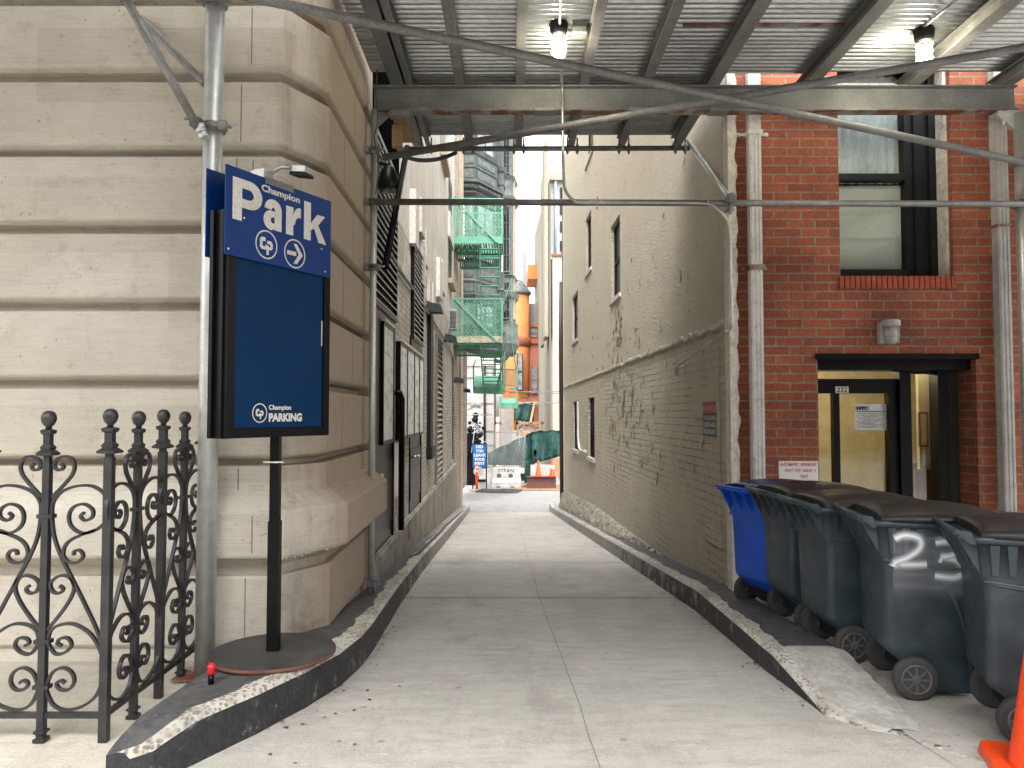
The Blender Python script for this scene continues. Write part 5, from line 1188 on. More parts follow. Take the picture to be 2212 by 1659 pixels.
cn = cone((0, 0, 0), 1.22, 'large orange traffic cone at the right edge before the nearest dark bin', None, 0); cn.location = (2.235, 3.19, 0); cn.rotation_euler = (0, 0, R(-18))
m = MB(); p = at(1880, 1472, 3.98); m.lathe([(.06, 0), (.062, .006), (.05, .01)], (p.x, p.y, .006), 14); solo('bottle_lid', m, M('dull yellow lid', (.35, .32, .18), .6), 'flat yellowish lid lying on the pavement by the kerb end', 'litter')

# ------------------------------------------------------------------ green fire escape
fs = thing('fire_escape', (-1.0, 21, 0), 'mint green steel fire escape with mesh railings above the alley end', 'fire escape')
def meshpanel(x0, x1, y0, y1, z0, z1, nx, nz, m):
    """diamond mesh from zigzag strips in the vertical plane from (x0,y0) to (x1,y1)"""
    P = lambda a, z: V((x0 + (x1 - x0) * a, y0 + (y1 - y0) * a, z))
    for j in range(nz):
        za, zb = z0 + (z1 - z0) * j / nz, z0 + (z1 - z0) * (j + 1) / nz
        for i in range(nx):
            a0, am, a1 = i / nx, (i + .5) / nx, (i + 1) / nx
            if j % 2: za_, zb_ = zb, za
            else: za_, zb_ = za, zb
            m.bar(P(a0, za_), P(am, zb_), .012, .012); m.bar(P(am, zb_), P(a1, za_), .012, .012)
def platform(vt, vb, Yf, dep, u0, u1, slatn, lab):
    zt, zb = Z_(vt, Yf), Z_(vb, Yf); x0, x1 = X_(u0, vt, Yf), X_(u1, vt, Yf); ch = (zt - zb) * .155
    m = MB()
    m.box(x0, x1, Yf, Yf + .04, zb, zb + ch); m.box(x0, x0 + .035, Yf + .04, Yf + dep, zb, zb + ch); m.box(x1 - .035, x1, Yf + .04, Yf + dep, zb, zb + ch); m.box(x0, x1, Yf + dep, Yf + dep + .04, zb, zb + ch)
    for i in range(1, slatn): x = x0 + (x1 - x0) * i / slatn; m.bar((x, Yf + .04, zb + .05), (x, Yf + dep, zb + .05), .035, .03)
    m.box(x0 + .04, x1 - .04, Yf + dep * .5, Yf + dep * .5 + .05, zb + .005, zb + .03)
    p = part('platform', m, m_green, fs, lab)
    m = MB()
    m.box(x0 - .02, x1 + .02, Yf - .01, Yf + .04, zt - .035, zt); m.box(x0, x0 + .10, Yf - .005, Yf + .02, zb + ch, zt - .035); m.box(x1 - .04, x1, Yf - .005, Yf + .03, zb + ch, zt - .035)
    m.box(x1 - .03, x1, Yf + .04, Yf + dep, zt - .035, zt); m.box(x0 + .03, x1 - .03, Yf + dep, Yf + dep + .03, zt - .035, zt)
    for z in (.35, .65): m.box(x0 + .5, x1, Yf + dep, Yf + dep + .02, zb + (zt - zb) * z, zb + (zt - zb) * z + .03)
    for i in range(1, 7): x = x0 + (x1 - x0) * i / 7; m.box(x - .008, x + .008, Yf + .01, Yf + .022, zb + ch, zt - .03)
    m.bar((x0 + .05, Yf - .03, zt - .02), (x1 - .15, Yf - .03, zb + .02), .045, .05)
    meshpanel(x0 + .1, x1 - .03, Yf + .012, Yf + .012, zb + ch, zt - .03, 15, 20, m); meshpanel(x1 - .01, x1 - .01, Yf + .05, Yf + dep, zb + ch, zt - .03, 12, 18, m); meshpanel(x0 + .1, x1 - .1, Yf + dep + .012, Yf + dep + .012, zb + ch, zt - .03, 11, 16, m)
    part('railing', m, m_green, fs)
    return x0, x1, zb, zt
a = platform(428, 526, 21, 1.5, 977, 1086, 18, 'upper slatted platform')
b = platform(644, 741, 21, 1.5, 979, 1086, 18, 'lower slatted platform with a rusty edge')
m = MB(); m.box(b[0] + .02, b[1] - .02, 20.985, 20.998, b[2] + .01, b[2] + .19); part('rusty_edge', m, M('faded rusty green', (.38, .40, .30), .7, c2=(.25, .15, .08), scale=5, lo=.5, hi=.65, coord='pos'), fs)
def stair(p0, p1, wd, n, lab=None):
    m = MB(); p0 = V(p0); p1 = V(p1)
    for sx in (0, wd): m.bar(p0 + V((sx, 0, 0)), p1 + V((sx, 0, 0)), .03, .09)
    for i in range(n): q = p0 + (p1 - p0) * (i + .5) / n; m.box(q.x, q.x + wd, q.y - .07, q.y + .07, q.z - .012, q.z + .012)
    for sx in (0, wd): m.tube([p0 + V((sx, 0, .7)), p1 + V((sx, 0, .7))], .014, 6)
    part('stair', m, m_green, fs, lab)
stair((X_(1037, 560, 21.3), 21.1, a[2]), (X_(1037, 640, 21.3), 22.3, b[2] + .1), .55, 11)
stair((X_(1037, 750, 21.3), 21.3, b[2]), (X_(1040, 830, 22), 23.5, Z_(828, 23.5)), .6, 9)
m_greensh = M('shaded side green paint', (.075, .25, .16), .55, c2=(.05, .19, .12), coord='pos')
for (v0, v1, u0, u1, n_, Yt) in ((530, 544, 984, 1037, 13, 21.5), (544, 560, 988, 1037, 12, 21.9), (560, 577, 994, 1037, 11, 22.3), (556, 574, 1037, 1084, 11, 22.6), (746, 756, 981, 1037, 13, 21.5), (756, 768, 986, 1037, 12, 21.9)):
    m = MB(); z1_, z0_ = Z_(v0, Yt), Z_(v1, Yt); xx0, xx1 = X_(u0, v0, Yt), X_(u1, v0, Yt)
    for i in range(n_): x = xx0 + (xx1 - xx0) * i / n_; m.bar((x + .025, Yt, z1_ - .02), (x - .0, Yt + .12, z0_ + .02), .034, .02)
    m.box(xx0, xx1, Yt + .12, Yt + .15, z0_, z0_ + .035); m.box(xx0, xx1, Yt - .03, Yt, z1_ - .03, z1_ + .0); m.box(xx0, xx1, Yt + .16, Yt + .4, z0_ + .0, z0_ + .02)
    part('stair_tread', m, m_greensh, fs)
m = MB(); farbox(1037, 1084, 548, 556, 22.5, .03, m); farbox(1037, 1084, 762, 773, 22.0, .03, m); part('landing_plate', m, m_green, fs)
m = MB(); z0 = Z_(816, 24); a_ = at(1028, 814, 24.4); 
m.hexa([at(1022, 850, 23.0), at(1090, 852, 23.0), at(1082, 816, 24.6), at(1027, 816, 24.6), at(1022, 836, 23.0), at(1090, 838, 23.0), at(1082, 812, 24.6), at(1027, 812, 24.6)])
for u in (1040, 1068):
    for v in (838, 844): m.box(X_(u, v, 22.98), X_(u + 12, v, 22.98), 22.96, 22.99, Z_(v + 1, 22.98), Z_(v, 22.98))
part('drop_landing', m, m_green, fs, 'solid green lower landing')
m = MB()
for (u, v0, v1) in ((1023, 790, 840), (1081, 755, 842), (1090, 760, 845)): p, q = at(u, v0, 23), at(u, v1, 23); m.bar(p, q, .04, .04)
m.bar(at(1023, 790, 23), at(1028, 777, 24.4), .03, .03); m.bar(at(1088, 778, 23.2), at(1072, 840, 23.2), .04, .05)
m.bar(at(1106, 600, 22.8), at(1106, 735, 22.8), .03, .03); m.bar(at(1106, 600, 22.8), at(1086, 660, 22.8), .025, .025); m.bar(at(1104, 735, 22.8), at(1116, 800, 22.9), .03, .03)
part('hand_rail', m, m_green, fs)
f2 = thing('fire_escape', at(1100, 880, 28), 'smaller green fire escape landing farther back, just above the tarpaulins', 'fire escape')
m = MB(); m.hexa([at(1083, 882, 28), at(1113, 882, 28), at(1113, 868, 29), at(1083, 868, 29), at(1083, 870, 28), at(1113, 870, 28), at(1113, 860, 29), at(1083, 860, 29)])
for (u0, u1, v0, v1) in ((1079, 1083, 855, 884), (1113, 1118, 857, 882)): farbox(u0, u1, v0, v1, 27.9, .1, m)
part('landing', m, m_green, f2)
m = MB()
farbox(1064, 1118, 797, 799, 29, .05, m); farbox(1064, 1118, 832, 834, 29, .05, m)
for u in range(1064, 1119, 6): farbox(u, u + 1, 797, 834, 29, .03, m)
meshpanel(X_(1064, 800, 29), X_(1118, 800, 29), 29.05, 29.05, Z_(834, 29), Z_(798, 29), 16, 12, m)
farbox(1116, 1118, 790, 870, 28.9, .05, m); farbox(1102, 1118, 836, 842, 28.9, .3, m); part('railing', m, m_green, f2)
m = MB(); m.box(X_(961, 800, 18.0), X_(992, 800, 18.2), 18.2, 18.5, Z_(800 - 130 + 8, 18.2) - .0, Z_(742 - 0, 18.2) + .5)
t = thing('air_conditioner', at(985, 810, 18), 'white box air conditioner on the left wall under the fire escape', 'air conditioner'); m.bm.free()
c0, c1 = at(976, 808 - 0, 18.6), None
m = MB(); p, q = at(979, 802, 19.0), at(993, 742, 19.0); p, q = at(975, 805 - 0, 19), at(985, 745, 19)
a1_, b1_ = at(975, 807, 19), at(986, 743, 19)
a1_, b1_ = at(974, 807, 19.2), at(985, 742, 19.2)
m.box(LW(19.2, 0, 0).x, b1_.x + .0, 19.2, 19.75, Z_(710, 19.2), Z_(668, 19.2)); part('casing', m, m_pale, t)
m = MB(); xg0 = LW(19.2, 0, 0).x
for i in range(14): z = Z_(708, 19.2) + i * (Z_(670, 19.2) - Z_(708, 19.2)) / 14; m.box(xg0 + .02, xg0 + .18, 19.188, 19.2, z, z + .012)
part('grille', m, m_darkframe, t)

# ------------------------------------------------------------------ copper clad bay building beyond
bb = thing('bay_window_building', at(1050, 770, 26), 'dark copper clad building with stacked bay windows and dentil cornices behind the fire escape', 'building')
YBy = 25.5
P2 = [(X_(996, 500, YBy), YBy + .6), (X_(1000, 500, YBy), YBy), (X_(1025, 500, YBy), YBy), (X_(1073, 500, YBy + 1.3), YBy + 1.3), (X_(1075, 500, YBy + 2), YBy + 2), (X_(1087, 500, YBy + 2), YBy + 2), (X_(1090, 500, YBy + 2.6), YBy + 2.6)]
P2 = [(p[0], p[1]) for p in P2]
def bz(v): return Z_(v, YBy)
prof = [(0, bz(-300)), (0, bz(120)), (.14, bz(122)), (.12, bz(132)), (.0, bz(136)), (0, bz(176)), (.12, bz(180)), (.10, bz(192)), (-.05, bz(210)), (-.05, bz(318)), (.08, bz(320)), (.05, bz(330)), (0, bz(333)), (0, bz(356)), (.03, bz(357)), (.03, bz(361)), (0, bz(362)), (0, bz(385)), (.05, bz(388)), (.22, bz(392)), (.22, bz(396)), (.1, bz(398)), (.1, bz(408)), (.02, bz(410)), (.06, bz(416)), (-.04, bz(424)), (-.04, bz(432)), (-.1, bz(436)), (-.1, bz(560)), (0, bz(564)), (0, bz(600)), (.03, bz(606)), (0, bz(610)), (0, bz(632)), (.08, bz(636)), (.02, bz(650)), (-.05, bz(655)), (-.05, bz(700)), (.06, bz(704)), (.02, bz(712)), (0, bz(750)), (-.3, bz(762))]
m = MB(); sweep(m, P2, prof); part('bay', m, m_slate, bb)
def seg(P, i, t): a_, b_ = V((*P[i], 0)), V((*P[i + 1], 0)); return a_ + (b_ - a_) * t
def facet_box(m, P, i, t0, t1, z0, z1, o0, o1, mi=0):
    a_, b_ = V((*P[i], 0)), V((*P[i + 1], 0)); d = (b_ - a_).normalized(); n = V((d.y, -d.x, 0)); L = (b_ - a_).length
    f = lambda a, o, z: a_ + d * a + n * o + V((0, 0, z)); m.box(t0 * L, t1 * L, o0, o1, z0, z1, mi, fn=f)
m = MB(); g2 = MB()
for i in (1, 2):
    for (v0, v1) in ((337, 353), (366, 383), (580, 598), (613, 630), (140, 172)):
        facet_box(m, P2, i, .12, .88, bz(v1), bz(v0), 0, .02); facet_box(g2, P2, i, .18, .82, bz(v1 - 3), bz(v0 + 3), .02, .028)
    for (v0, v1) in ((215, 316), (440, 556), (655, 700)):
        w3 = MB(); facet_box(w3, P2, i, .15, .85, bz(v1), bz(v0), -.1, -.02); part('window', w3, m_panelit, bb)
        for tt in (.12, .48, .85): facet_box(m, P2, i, tt, tt + .03, bz(v1), bz(v0), -.1, .0)
        facet_box(m, P2, i, .15, .85, bz((v0 + v1) / 2 + 1), bz((v0 + v1) / 2 - 1), -.1, .0)
    for k in range(14): facet_box(g2, P2, i, (k + .2) / 14, (k + .7) / 14, bz(406), bz(400), .1, .17)
part('panels', m, m_slate2, bb); part('dentils', g2, m_slate2, bb)
# second bay, farther
Y2 = 29
P3 = [(X_(1086, 500, Y2), Y2), (X_(1103, 500, Y2), Y2), (X_(1108, 500, Y2 + .3), Y2 + .3), (X_(1114, 500, Y2 + 1.2), Y2 + 1.2)]
def cz_(v): return Z_(v, Y2)
prof = [(0, cz_(-300)), (0, cz_(376)), (.1, cz_(380)), (0, cz_(388)), (0, cz_(418)), (.12, cz_(424)), (.1, cz_(430)), (0, cz_(436)), (0, cz_(590)), (.1, cz_(594)), (.0, cz_(600)), (0, cz_(625)), (.14, cz_(630)), (.1, cz_(640)), (.0, cz_(646)), (0, cz_(690)), (.1, cz_(694)), (.08, cz_(706)), (.1, cz_(715)), (.15, cz_(742)), (0, cz_(756)), (-.3, cz_(764))]
m = MB(); sweep(m, P3, prof); part('bay', m, m_slate2, bb, 'paler second bay')
for (v0, v1) in ((300, 372), (446, 585), (610, 686)):
    m = MB(); farbox(1088, 1100, v0, v1, Y2 - .04, .03, m); wn = part('window', m, m_paneblk, bb); m = MB()
    farbox(1087, 1088.3, v0, v1, Y2 - .08, .05, m); farbox(1093.5, 1094.5, v0, v1, Y2 - .08, .05, m); farbox(1099.5, 1101, v0, v1, Y2 - .08, .05, m); farbox(1087, 1101, v1, v1 + 3, Y2 - .12, .1, m)
    for k in range(1, 4): farbox(1088, 1100, v0 + (v1 - v0) * k / 4, v0 + (v1 - v0) * k / 4 + 1.2, Y2 - .07, .04, m)
    part('frame', m, m_slate2, wn)
m = MB(); farbox(1104, 1113, 300, 690, Y2 + .35, .6, m); part('pilaster', m, m_tanstone, bb)
m = MB(); m.strap(cr([at(1068, 778, 28), at(1080, 781, 28), at(1092, 775, 28), at(1100, 764, 28), at(1108, 760, 28), at(1113, 766, 28)], 4), .12, .5, (0, 1, 0)); part('bracket', m, m_slate, bb, 'dark curled bracket under the bay')
m = MB(); farbox(1068, 1113, 742, 762, 28.2, 2, m); part('base_moulding', m, m_slate, bb)

# ------------------------------------------------------------------ far buildings
def fbuild(name, lab, cat, loc): return thing(name, loc, lab, cat)
wb = fbuild('white_brick_building', 'whitewashed brick building low behind the construction clutter at the alley end', 'building', at(1035, 1010, 37))
m = MB(); farbox(1008, 1067, 700, 1050, 37, 5, m); part('wall', m, m_whitebrick, wb)
m = MB()
for v in (790, 815, 870, 930, 960, 1000): farbox(1008, 1067, v, v + 1.6, 36.95, .06, m)
part('band', m, M('dark band', (.22, .2, .19), .9, coord='pos'), wb)
m = MB(); m.tube([at(1047, 790, 36.9), at(1047, 985, 36.9)], .05, 8); part('downpipe', m, m_darkframe, wb)
m = MB(); farbox(985, 999, 600, 1060, 27.5, 3, m)
for v in range(620, 1050, 24): farbox(996, 1003, v, v + 13, 27.4, .3, m)
t = thing('tan_stone_pier', at(1002, 1060, 27.5), 'tan pier with raised quoins at the end of the left wall', 'pier'); part('shaft', m, brick('pier brick', (.30, .25, .2), (.24, .2, .16), (.14, .12, .1), .3, .085, .01, bmp=.3), t)
ob_ = fbuild('orange_building', 'orange brick house with a rounded turret far beyond the alley', 'building', at(1130, 940, 52))
m = MB(); farbox(1085, 1172, 735, 1010, 54, 6, m); part('wall', m, m_rosebrick, ob_)
m = MB(); c = at(1118, 900, 53); m.lathe([(.85, Z_(960, 53)), (.85, Z_(632, 53))], (X_(1118, 700, 53), 54, 0), 28); part('turret', m, m_orangewall, ob_)
m = MB(); m.lathe([(.9, Z_(634, 53)), (1.0, Z_(630, 53)), (1.0, Z_(628, 53)), (.3, Z_(600, 53))], (X_(1118, 700, 53), 54, 0), 28); part('turret_roof', m, m_slate2, ob_)
m = MB(); m.lathe([(.87, Z_(748, 53)), (.98, Z_(738, 53)), (.98, Z_(728, 53)), (.87, Z_(726, 53))], (X_(1118, 700, 53), 54, 0), 28); part('cornice', m, m_terracotta, ob_); m = MB(); farbox(1140, 1172, 731, 742, 53.8, .3, m); part('cornice', m, m_terracotta, ob_); m = MB(); farbox(1085, 1172, 862, 870, 53.2, .3, m); part('cornice', m, m_terracotta, ob_)
m = MB(); farbox(1142, 1172, 655, 731, 55, 5, m); farbox(1140, 1172, 571, 602, 55.5, 4, m, 1); farbox(1146, 1172, 700, 706, 54.9, .2, m, 1); part('attic', m, [m_graysl, m_orangewall], ob_)
for (u0, u1, v0, v1, Y) in ((1118, 1128, 763, 842, 52.9), (1116, 1127, 888, 960, 52.9), (1148, 1160, 792, 848, 53.9), (1148, 1160, 925, 985, 53.9), (1147, 1160, 712, 728, 54.8)):
    m = MB(); farbox(u0, u1, v0, v1, Y, .1, m); w_ = part('window', m, m_panelit, ob_); m = MB(); farbox(u0 - 1.5, u0, v0, v1, Y - .06, .12, m); farbox(u1, u1 + 1.5, v0, v1, Y - .06, .12, m); farbox(u0 - 1.5, u1 + 1.5, v1, v1 + 2, Y - .08, .12, m); farbox(u0, u1, (v0 + v1) / 2 - .6, (v0 + v1) / 2 + .6, Y - .05, .1, m); part('frame', m, m_terracotta if Y > 53 else m_darkframe, w_)
m = MB(); farbox(1128, 1138, 538, 640, 60, 1, m); solo('chimney', m, m_graysl, 'tall pale grey chimney far away against the white sky', 'chimney')
r1 = fbuild('pale_building', 'pale building with a tan side wall and blue pipe beyond the stucco wall', 'building', at(1190, 1050, 30))
xs0 = X_(1193, 700, 35)
m = MB(); m.hexa([(xs0, 36, -2), (9, 36, -2), (9, 62, -2), (xs0, 62, -2), (xs0, 36, Z_(372, 36)), (9, 36, Z_(372, 36)), (9, 62, Z_(400, 50)), (xs0, 62, Z_(415, 50))]); part('side_wall', m, m_tanwall, r1)
m = MB(); farbox(1190, 1240, 385, 560, 35.7, .28, m); part('siding', m, m_pale, r1)
m = MB(); farbox(1188, 1240, 372, 388, 35.4, .6, m); part('parapet', m, m_tanstone, r1)
m = MB(); m.tube([at(1200, 385, 35.5), at(1200, 560, 35.5)], .06, 8); part('pipe', m, m_bluepipe, r1)
for v in (405, 440, 478, 520): m = MB(); farbox(1210, 1220, v, v + 22, 35.6, .12, m); part('window', m, m_paneblk, r1)
m = MB(); m.box(X_(1176, 400, 34), X_(1184, 400, 34), 34, 36, 5, Z_(335, 36)); m.box(X_(1170, 400, 38), X_(1176, 400, 38), 38, 40, 5, Z_(380, 38)); part('chimney', m, m_tanwall, r1)
p1 = fbuild('pink_building', 'low pinkish building end wall just beyond the stucco wall', 'building', at(1195, 1050, 27))
xx = X_(1194, 700, 34); m = MB(); m.hexa([(xx, 34, -2), (8, 34, -2), (8, 35.3, -2), (xx - .0, 35.3, -2), (xx, 34, Z_(553, 34)), (8, 34, Z_(553, 34)), (8, 35.3, Z_(553, 34)), (xx, 35.3, Z_(570, 35))]); part('wall', m, m_pink, p1)
m = MB(); m.box(xx - .05, 8, 33.9, 34.1, Z_(553, 34), Z_(549, 34)); part('coping', m, m_terracotta, p1)
m = MB(); m.box(xx + .01, 8, 33.96, 33.99, -1.7, Z_(955, 34)); part('whitewash', m, m_pale, p1)

# ------------------------------------------------------------------ construction clutter at the alley end (about 33 m away)
ZG = EYE - 3.132
def gp(u, Y, v=1000): p = at(u, v, Y); return V((p.x, Y, ZG))
YS = 33.0
t = thing('plastic_barrier', gp(1091, YS), 'white plastic road barrier with two round holes and black graffiti', 'barrier')
x0, x1 = X_(1064, 1030, YS), X_(1125, 1030, YS); z0 = ZG; z1 = Z_(1010, YS)
m = MB(); hh = z1 - z0
g = []
for (f, d) in ((0, .32), (.25, .30), (.45, .18), (.95, .14), (1, .12)):
    dx = lerp([(0, .0), (.45, 0), (.5, .03), (1, .03)], f); g.append([(x0 + dx, YS - d, z0 + hh * f), (x1 - dx, YS - d, z0 + hh * f), (x1 - dx, YS + d, z0 + hh * f), (x0 + dx, YS + d, z0 + hh * f)])
m.loft(g); m.box(x0 - .22, x0, YS - .12, YS + .12, z0 + .15, z0 + hh * .66); m.box(x1 - .03, x1 + .16, YS - .12, YS + .12, z0 + hh * .7, z0 + hh * .98); m.box(x1 - .02, x1 + .16, YS - .12, YS + .12, z0 + .04, z0 + hh * .3)
bd = part('body', m, m_plastic, t, bevel=.015)
m = MB()
for u in (1078, 1103): p = at(u, 1028, YS - .2); m.lathe([(.1, 0), (.1, -.012)], V((p.x, YS - .165, p.z)), 18, axis=1)
for u in (1073, 1103): p = gp(u, YS); m.box(p.x, p.x + .16, YS - .335, YS - .3, ZG, ZG + .05)
part('hole', m, M('shadowed hole', (.1, .1, .09), .9, coord='pos'), bd)
for z in (.30, .38): pass
text(bd, 'STEAN', (x0 + .22, YS - .15, z0 + hh * .72), (1, 0, 0), (0, 0, 1), .72, .2, m_ink, .0, name='graffiti', shear=.2, ext=.004)
m = MB(); m.box(x0 + .1, x1 - .1, YS - .31, YS - .303, z0 + hh * .2, z0 + hh * .24); part('rib', m, m_plastic, bd)
# chain link panel
def chain(name, lab, u0, u1, v0, v1, Y, posts, n=(22, 26)):
    t = thing(name, gp((u0 + u1) / 2, Y), lab, 'fence'); a_, b_ = at(u0, v1, Y), at(u1, v0, Y)
    m = MB()
    for u in posts: x = X_(u, v0, Y); m.tube([(x, Y, a_.z - .05), (x, Y, b_.z)], .015, 8)
    m.tube([(a_.x, Y, b_.z), (b_.x, Y, b_.z)], .015, 8); m.tube([(a_.x, Y, a_.z), (b_.x, Y, a_.z)], .015, 8); part('frame', m, m_tube, t)
    m = MB(); w_, h_ = b_.x - a_.x, b_.z - a_.z; st = w_ / n[0]; k = -int(h_ / st)
    for i in range(-int(h_ / st) - 1, n[0] + 1):
        for s2 in (1, -1):
            xa_, za_ = (a_.x + i * st, a_.z) if s2 > 0 else (a_.x + i * st, b_.z)
            t0 = max(0, a_.x - xa_); t1 = min(h_, b_.x - xa_)
            if t1 > t0: m.bar((xa_ + t0, Y, za_ + s2 * t0), (xa_ + t1, Y, za_ + s2 * t1), .007, .007)
    part('mesh', m, m_galv, t); return t
chain('chain_link_fence', 'galvanised chain link panel standing on the white barrier', 1052, 1134, 934, 1009, YS + .1, (1052, 1066, 1090, 1122, 1134))
def tarp(lab, pts, Y, nx, nz, dark=m_tarp, amp=.12):
    """pts: four corners u,v: top-left, top-right, bottom-right, bottom-left"""
    TL, TR, BR, BL = pts; g = []
    for j in range(nz + 1):
        r = []; f = j / nz
        for i in range(nx + 1):
            e = i / nx; u = (TL[0] * (1 - e) + TR[0] * e) * (1 - f) + (BL[0] * (1 - e) + BR[0] * e) * f; v = (TL[1] * (1 - e) + TR[1] * e) * (1 - f) + (BL[1] * (1 - e) + BR[1] * e) * f
            v += 1.2 * math.sin(i * .9) * (1 - f)
            r.append(at(u, v, Y + amp * math.sin(i * 1.3 + f * 2.5) * (.3 + f) + amp * .5 * math.sin(i * .5 - f * 4)))
        g.append(r)
    m = MB(); m.loft(g, cap=False, closed=False, smooth=True)
    bmesh.ops.solidify(m.bm, geom=m.bm.faces[:], thickness=.01)
    return solo('tarpaulin', m, dark, lab, 'tarpaulin', 'green tarpaulins at the alley end')
tarp('large green tarpaulin stretched across the alley end behind two cones', ((1148, 932), (1212, 929), (1212, 985), (1146, 1003)), YS + .35, 18, 10)
tarp('green tarpaulin sagging behind the chain link panel', ((1054, 978), (1150, 934), (1150, 1006), (1054, 1004)), YS + .6, 20, 10, amp=.16)
tarp('narrow twisted end of green tarpaulin hanging to the ground', ((1128, 990), (1158, 990), (1142, 1040), (1116, 1052)), YS + .2, 8, 10, amp=.14)
tarp('upper green tarpaulin hung behind the timber rail', ((1108, 878), (1154, 868), (1153, 911), (1108, 908)), 37, 10, 8)
m = MB(); p = at(1156, 977, YS + .12); n = 14; m.face(m.verts([V((p.x + .07 * random.uniform(.7, 1.1) * math.cos(i * 2 * math.pi / n), p.y, p.z + .16 * random.uniform(.7, 1.1) * math.sin(i * 2 * math.pi / n))) for i in range(n)]))
bmesh.ops.solidify(m.bm, geom=m.bm.faces[:], thickness=.02)
solo('patch', m, M('grey brown patch', (.16, .14, .12), .9, coord='pos'), 'torn grey patch in the middle of the large green tarpaulin', 'patch')
m = MB(); a_, b_ = gp(1138, YS - .6), gp(1201, YS - .6); zt = Z_(1029, YS - .6)
m.box(a_.x, b_.x, YS - .62, YS - .60, ZG, zt); m.box(a_.x, b_.x, YS - .75, YS - .4, zt - .02, zt); m.box(a_.x, b_.x, YS - .75, YS - .4, ZG, ZG + .02)
solo('steel_girder', m, M('red oxide steel', (.15, .06, .055), .6, c2=(.11, .045, .04), coord='pos'), 'dark red steel girder lying on the ground under the cones', 'girder')
cone((X_(1163, 1029, YS - .6), YS - .6, zt), .95, 'orange cone left on the steel girder, plain orange tip', 'cones on the girder', 0)
cone((X_(1193, 1029, YS - .6), YS - .6, zt), .95, 'orange cone with a white band right on the steel girder', 'cones on the girder', 1)
for lbl, (u0, u1) in (('white plastic panel behind the two cones', (1146, 1202)),):
    m = MB(); farbox(u0, u1, 1004, 1030, YS + .0, .08, m); solo('site_board', m, m_plastic, lbl, 'board')
m = MB(); p = at(1197, 991, YS); m.hexa([gp(1206, YS - .4) + V((0, 0, .35)), gp(1210, YS - .4) + V((0, 0, .35)), gp(1210, YS - .35) + V((0, 0, .35)), gp(1206, YS - .35) + V((0, 0, .35)), at(1195, 991, YS - .3), at(1209, 988, YS - .3), at(1209, 988, YS - .25), at(1195, 991, YS - .25)])
solo('plywood_sheet', m, m_ply, 'raw plywood offcut leaning at the stucco wall end', 'plywood')
m = MB(); m.quad((X_(1112, 1040, 30), 31.4, ZG + .004), (X_(1230, 1040, 31), 31.4, ZG + .004), (X_(1240, 1040, 33), 36, ZG + .004), (X_(1080, 1040, 33), 36, ZG + .004))
struct('dirt_patch', m, m_dirt)
t = thing('board_sign', gp(1036, YS - 1), 'blue board sign asking DID YOU LEAVE YOUR KEY? at the alley end', 'sign')
a_, b_ = at(1020, 1012, YS - 1), at(1052, 958, YS - 1); m = MB(); m.box(a_.x, b_.x, YS - 1, YS - .95, a_.z, b_.z); m.box(a_.x, a_.x + .05, YS - 1, YS - .95, ZG, a_.z); m.box(b_.x - .05, b_.x, YS - 1, YS - .95, ZG, a_.z); part('frame', m, m_black, t)
m = MB(); m.box(a_.x + .03, b_.x - .03, YS - 1.012, YS - 1.0, a_.z + .04, b_.z - .03); part('board', m, M('bright blue board', (.0, .10, .33), .5, fine=0), t)
for i, s_ in enumerate(('DID', 'YOU', 'LEAVE', 'YOUR', 'KEY?')):
    wd = (.30, .34, .50, .46, .40)[i]; cx_ = (a_.x + b_.x) / 2; text(t, s_, (cx_ - wd / 2, YS - 1.014, b_.z - .2 - i * .175), (1, 0, 0), (0, 0, 1), wd, .125, m_white, .05)
t = thing('delineator_post', gp(1030, YS - 1.6), 'orange flexible delineator post with white bands before the blue board', 'post'); c = gp(1030, YS - 1.6)
m = MB(); m.lathe([(.055, .03), (.05, 1.05), (.03, 1.12)], c, 16); part('tube', m, m_orange, t); m = MB()
for h in (.75, .9): m.lathe([(.056, h), (.055, h + .08)], c, 16)
part('reflective_band', m, m_white, t); m = MB(); m.lathe([(.3, 0), (.28, .04), (.08, .06)], c, 20); part('foot', m, M('dusty rubber foot', (.28, .28, .2), .8), t)
t = thing('round_mirror', gp(1036, YS - 1.2), 'pale round disc on a black stand between the orange post and the blue board', 'disc'); p = at(1033, 1018, YS - 1.2)
m = MB(); m.lathe([(.2, -.02), (.2, .02)], p, 24, axis=1); part('disc', m, M('pale disc', (.4, .38, .36), .4), t); m = MB(); m.tube([p, gp(1036, YS - 1.2)], .02, 8); part('stand', m, m_black, t)
m = MB(); c = gp(1040, YS - 1.3); m.box(c.x - .2, c.x + .15, YS - 1.4, YS - 1.1, ZG, ZG + .38); m.box(c.x - .24, c.x + .19, YS - 1.44, YS - 1.06, ZG + .34, ZG + .42, 1)
solo('bucket_box', m, [m_plastic, m_black], 'white tub with a black lid at the foot of the blue board', 'tub', bevel=.02)
m = MB()
for k in range(5): m.tube(cr([gp(1022 + k * 3, YS - 2) + V((random.uniform(0, 2.0), random.uniform(-.8, .6), .04)) for _ in range(7)], 5), .022, 6)
solo('cable_heap', m, m_hose, 'tangle of black cables on the ground by the white barrier', 'cables')
m = MB()
for k in range(30): c = gp(1012, 34) + V((random.uniform(-.1, .7), random.uniform(-.4, .4), random.uniform(1.3, 3.1))); r = random.uniform(.05, .16); m.lathe([(r * .4, -r), (r, -.3 * r), (r, .4 * r), (r * .3, r)], c, 6)
m.box(gp(1008, 34).x, gp(1030, 34).x, 33.8, 34.4, ZG, ZG + 2.3)
for k in range(3): m.tube(cr([gp(1012, 33.7) + V((random.uniform(0, .9), 0, random.uniform(1.2, 3))) for _ in range(4)], 4), .02, 6, mi=1)
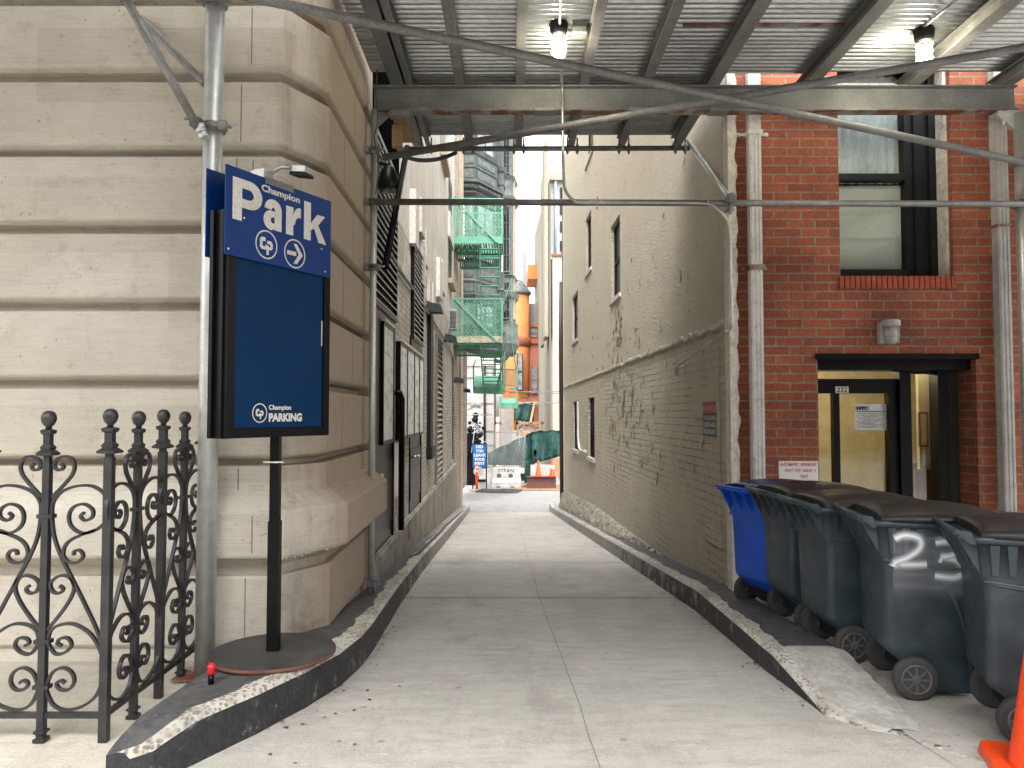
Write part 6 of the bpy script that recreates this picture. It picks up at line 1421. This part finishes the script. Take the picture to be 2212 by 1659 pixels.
solo('covered_machine', m, [m_black, m_pale], 'black site machine with looping pale hoses against the white brick wall', 'machine')
t = thing('flood_light', at(1025, 880, 31), 'white twin security light on a bracket at the end of the left wall', 'lamp')
m = MB(); m.tube([at(1003, 884, 31), at(1020, 882, 31)], .03, 8); m.tube([at(1008, 896, 31), at(1062, 896, 33)], .02, 6); part('arm', m, m_conduit, t)
m = MB(); p = at(1034, 876, 31); m.lathe([(.1, -.12), (.13, .05), (.05, .12)], p, 14, axis=0); m.lathe([(.08, -.1), (.1, .05), (.04, .1)], at(1022, 876, 31), 14, axis=0); part('head', m, m_plastic, t)
m = MB(); farbox(1078, 1106, 883, 1006, 36, .06, m); solo('steel_plate', m, M('grey steel sheet', (.34, .31, .29), .6, c2=(.26, .23, .22), coord='pos'), 'tall grey brown sheet standing upright behind the chain link panel', 'sheet')
m = MB()
for (u0, u1, v0, v1) in ((1069, 1084, 911, 917), (1069, 1072, 911, 960), (1080, 1083, 860, 960), (1105, 1110, 870, 930), (1116, 1180, 911, 917), (1116, 1120, 911, 945), (1170, 1173, 911, 945), (1116, 1168, 935, 940)): farbox(u0, u1, v0, v1, 35.6, .06, m)
m.bar(at(1146, 913, 35.5), at(1155, 868, 36.5), .1, .06)
solo('timber_railing', m, m_ply, 'raw timber guard rail of the site over the tarpaulins', 'railing')
m = MB()
for k in range(40): p = at(random.uniform(1124, 1168), random.uniform(922, 938), 35.8); m.hexa([p + V((random.uniform(-.2, .2), random.uniform(-.05, .05), random.uniform(-.12, .12))) for _ in range(8)])
solo('debris', m, M('pale debris', (.52, .42, .33), .9, c2=(.4, .3, .24), coord='pos'), 'heap of broken boards and rubble behind the timber rail', 'debris', kind='stuff')
m = MB()
for (P) in (((1085, 846), (1140, 847), (1180, 851), (1235, 846)), ((1100, 848), (1150, 846), (1200, 846), (1235, 845)), ((1116, 862), (1150, 875), (1190, 872), (1235, 862)), ((1130, 852), (1160, 868), (1190, 870))):
    m.tube(cr([at(u, v, 31) for u, v in P], 6), .018, 6)
solo('overhead_cables', m, M('dull cable', (.16, .16, .16), .6), 'thin sagging cables strung across the alley end', 'cables')
m = MB(); farbox(1120, 1165, 868, 872, 48, .2, m); farbox(1130, 1133, 872, 940, 48, .2, m); farbox(1146, 1149, 872, 940, 48, .2, m); m.bar(at(1120, 915, 47.5), at(1150, 880, 47.5), .12, .1)
farbox(1066, 1170, 930, 1010, 50, .3, m)
solo('site_hoarding', m, M('grey site boards', (.36, .35, .33), .8, coord='pos'), 'pale hoarding of the building site before the orange house', 'hoarding')

# leaf litter and grit caught along the kerbs
m = MB()
for k in range(420):
    if k < 190: Y = random.uniform(3.9, 16); x = fbR(Y) - abs(random.gauss(0, .05)) - .01
    elif k < 360: Y = random.uniform(3.6, 16); x = fbL(Y) + abs(random.gauss(0, .05)) + .01
    else: Y = random.uniform(2.9, 4.5); x = random.choice((random.uniform(-1.2, -.6), random.uniform(1.75, 2.6)))
    z = (zd(Y) if x < 1.7 else 0) + .006; r_ = random.uniform(.003, .013); a_ = random.uniform(0, 6)
    m.face(m.verts([(x + r_ * random.uniform(.6, 1.6) * math.cos(a_ + q), Y + r_ * random.uniform(.6, 1.6) * math.sin(a_ + q), z + random.uniform(0, .004)) for q in (0, 1.4, 2.9, 4.4)]), random.choice((0, 0, 1, 2)))
solo('leaf_litter', m, [M('dead leaf', (.16, .08, .03), .9), M('pale scrap', (.55, .53, .48), .9), M('dark grit', (.05, .045, .04), .9)], 'brown leaf litter and grit along both kerbs', 'litter', kind='stuff', fixn=False)
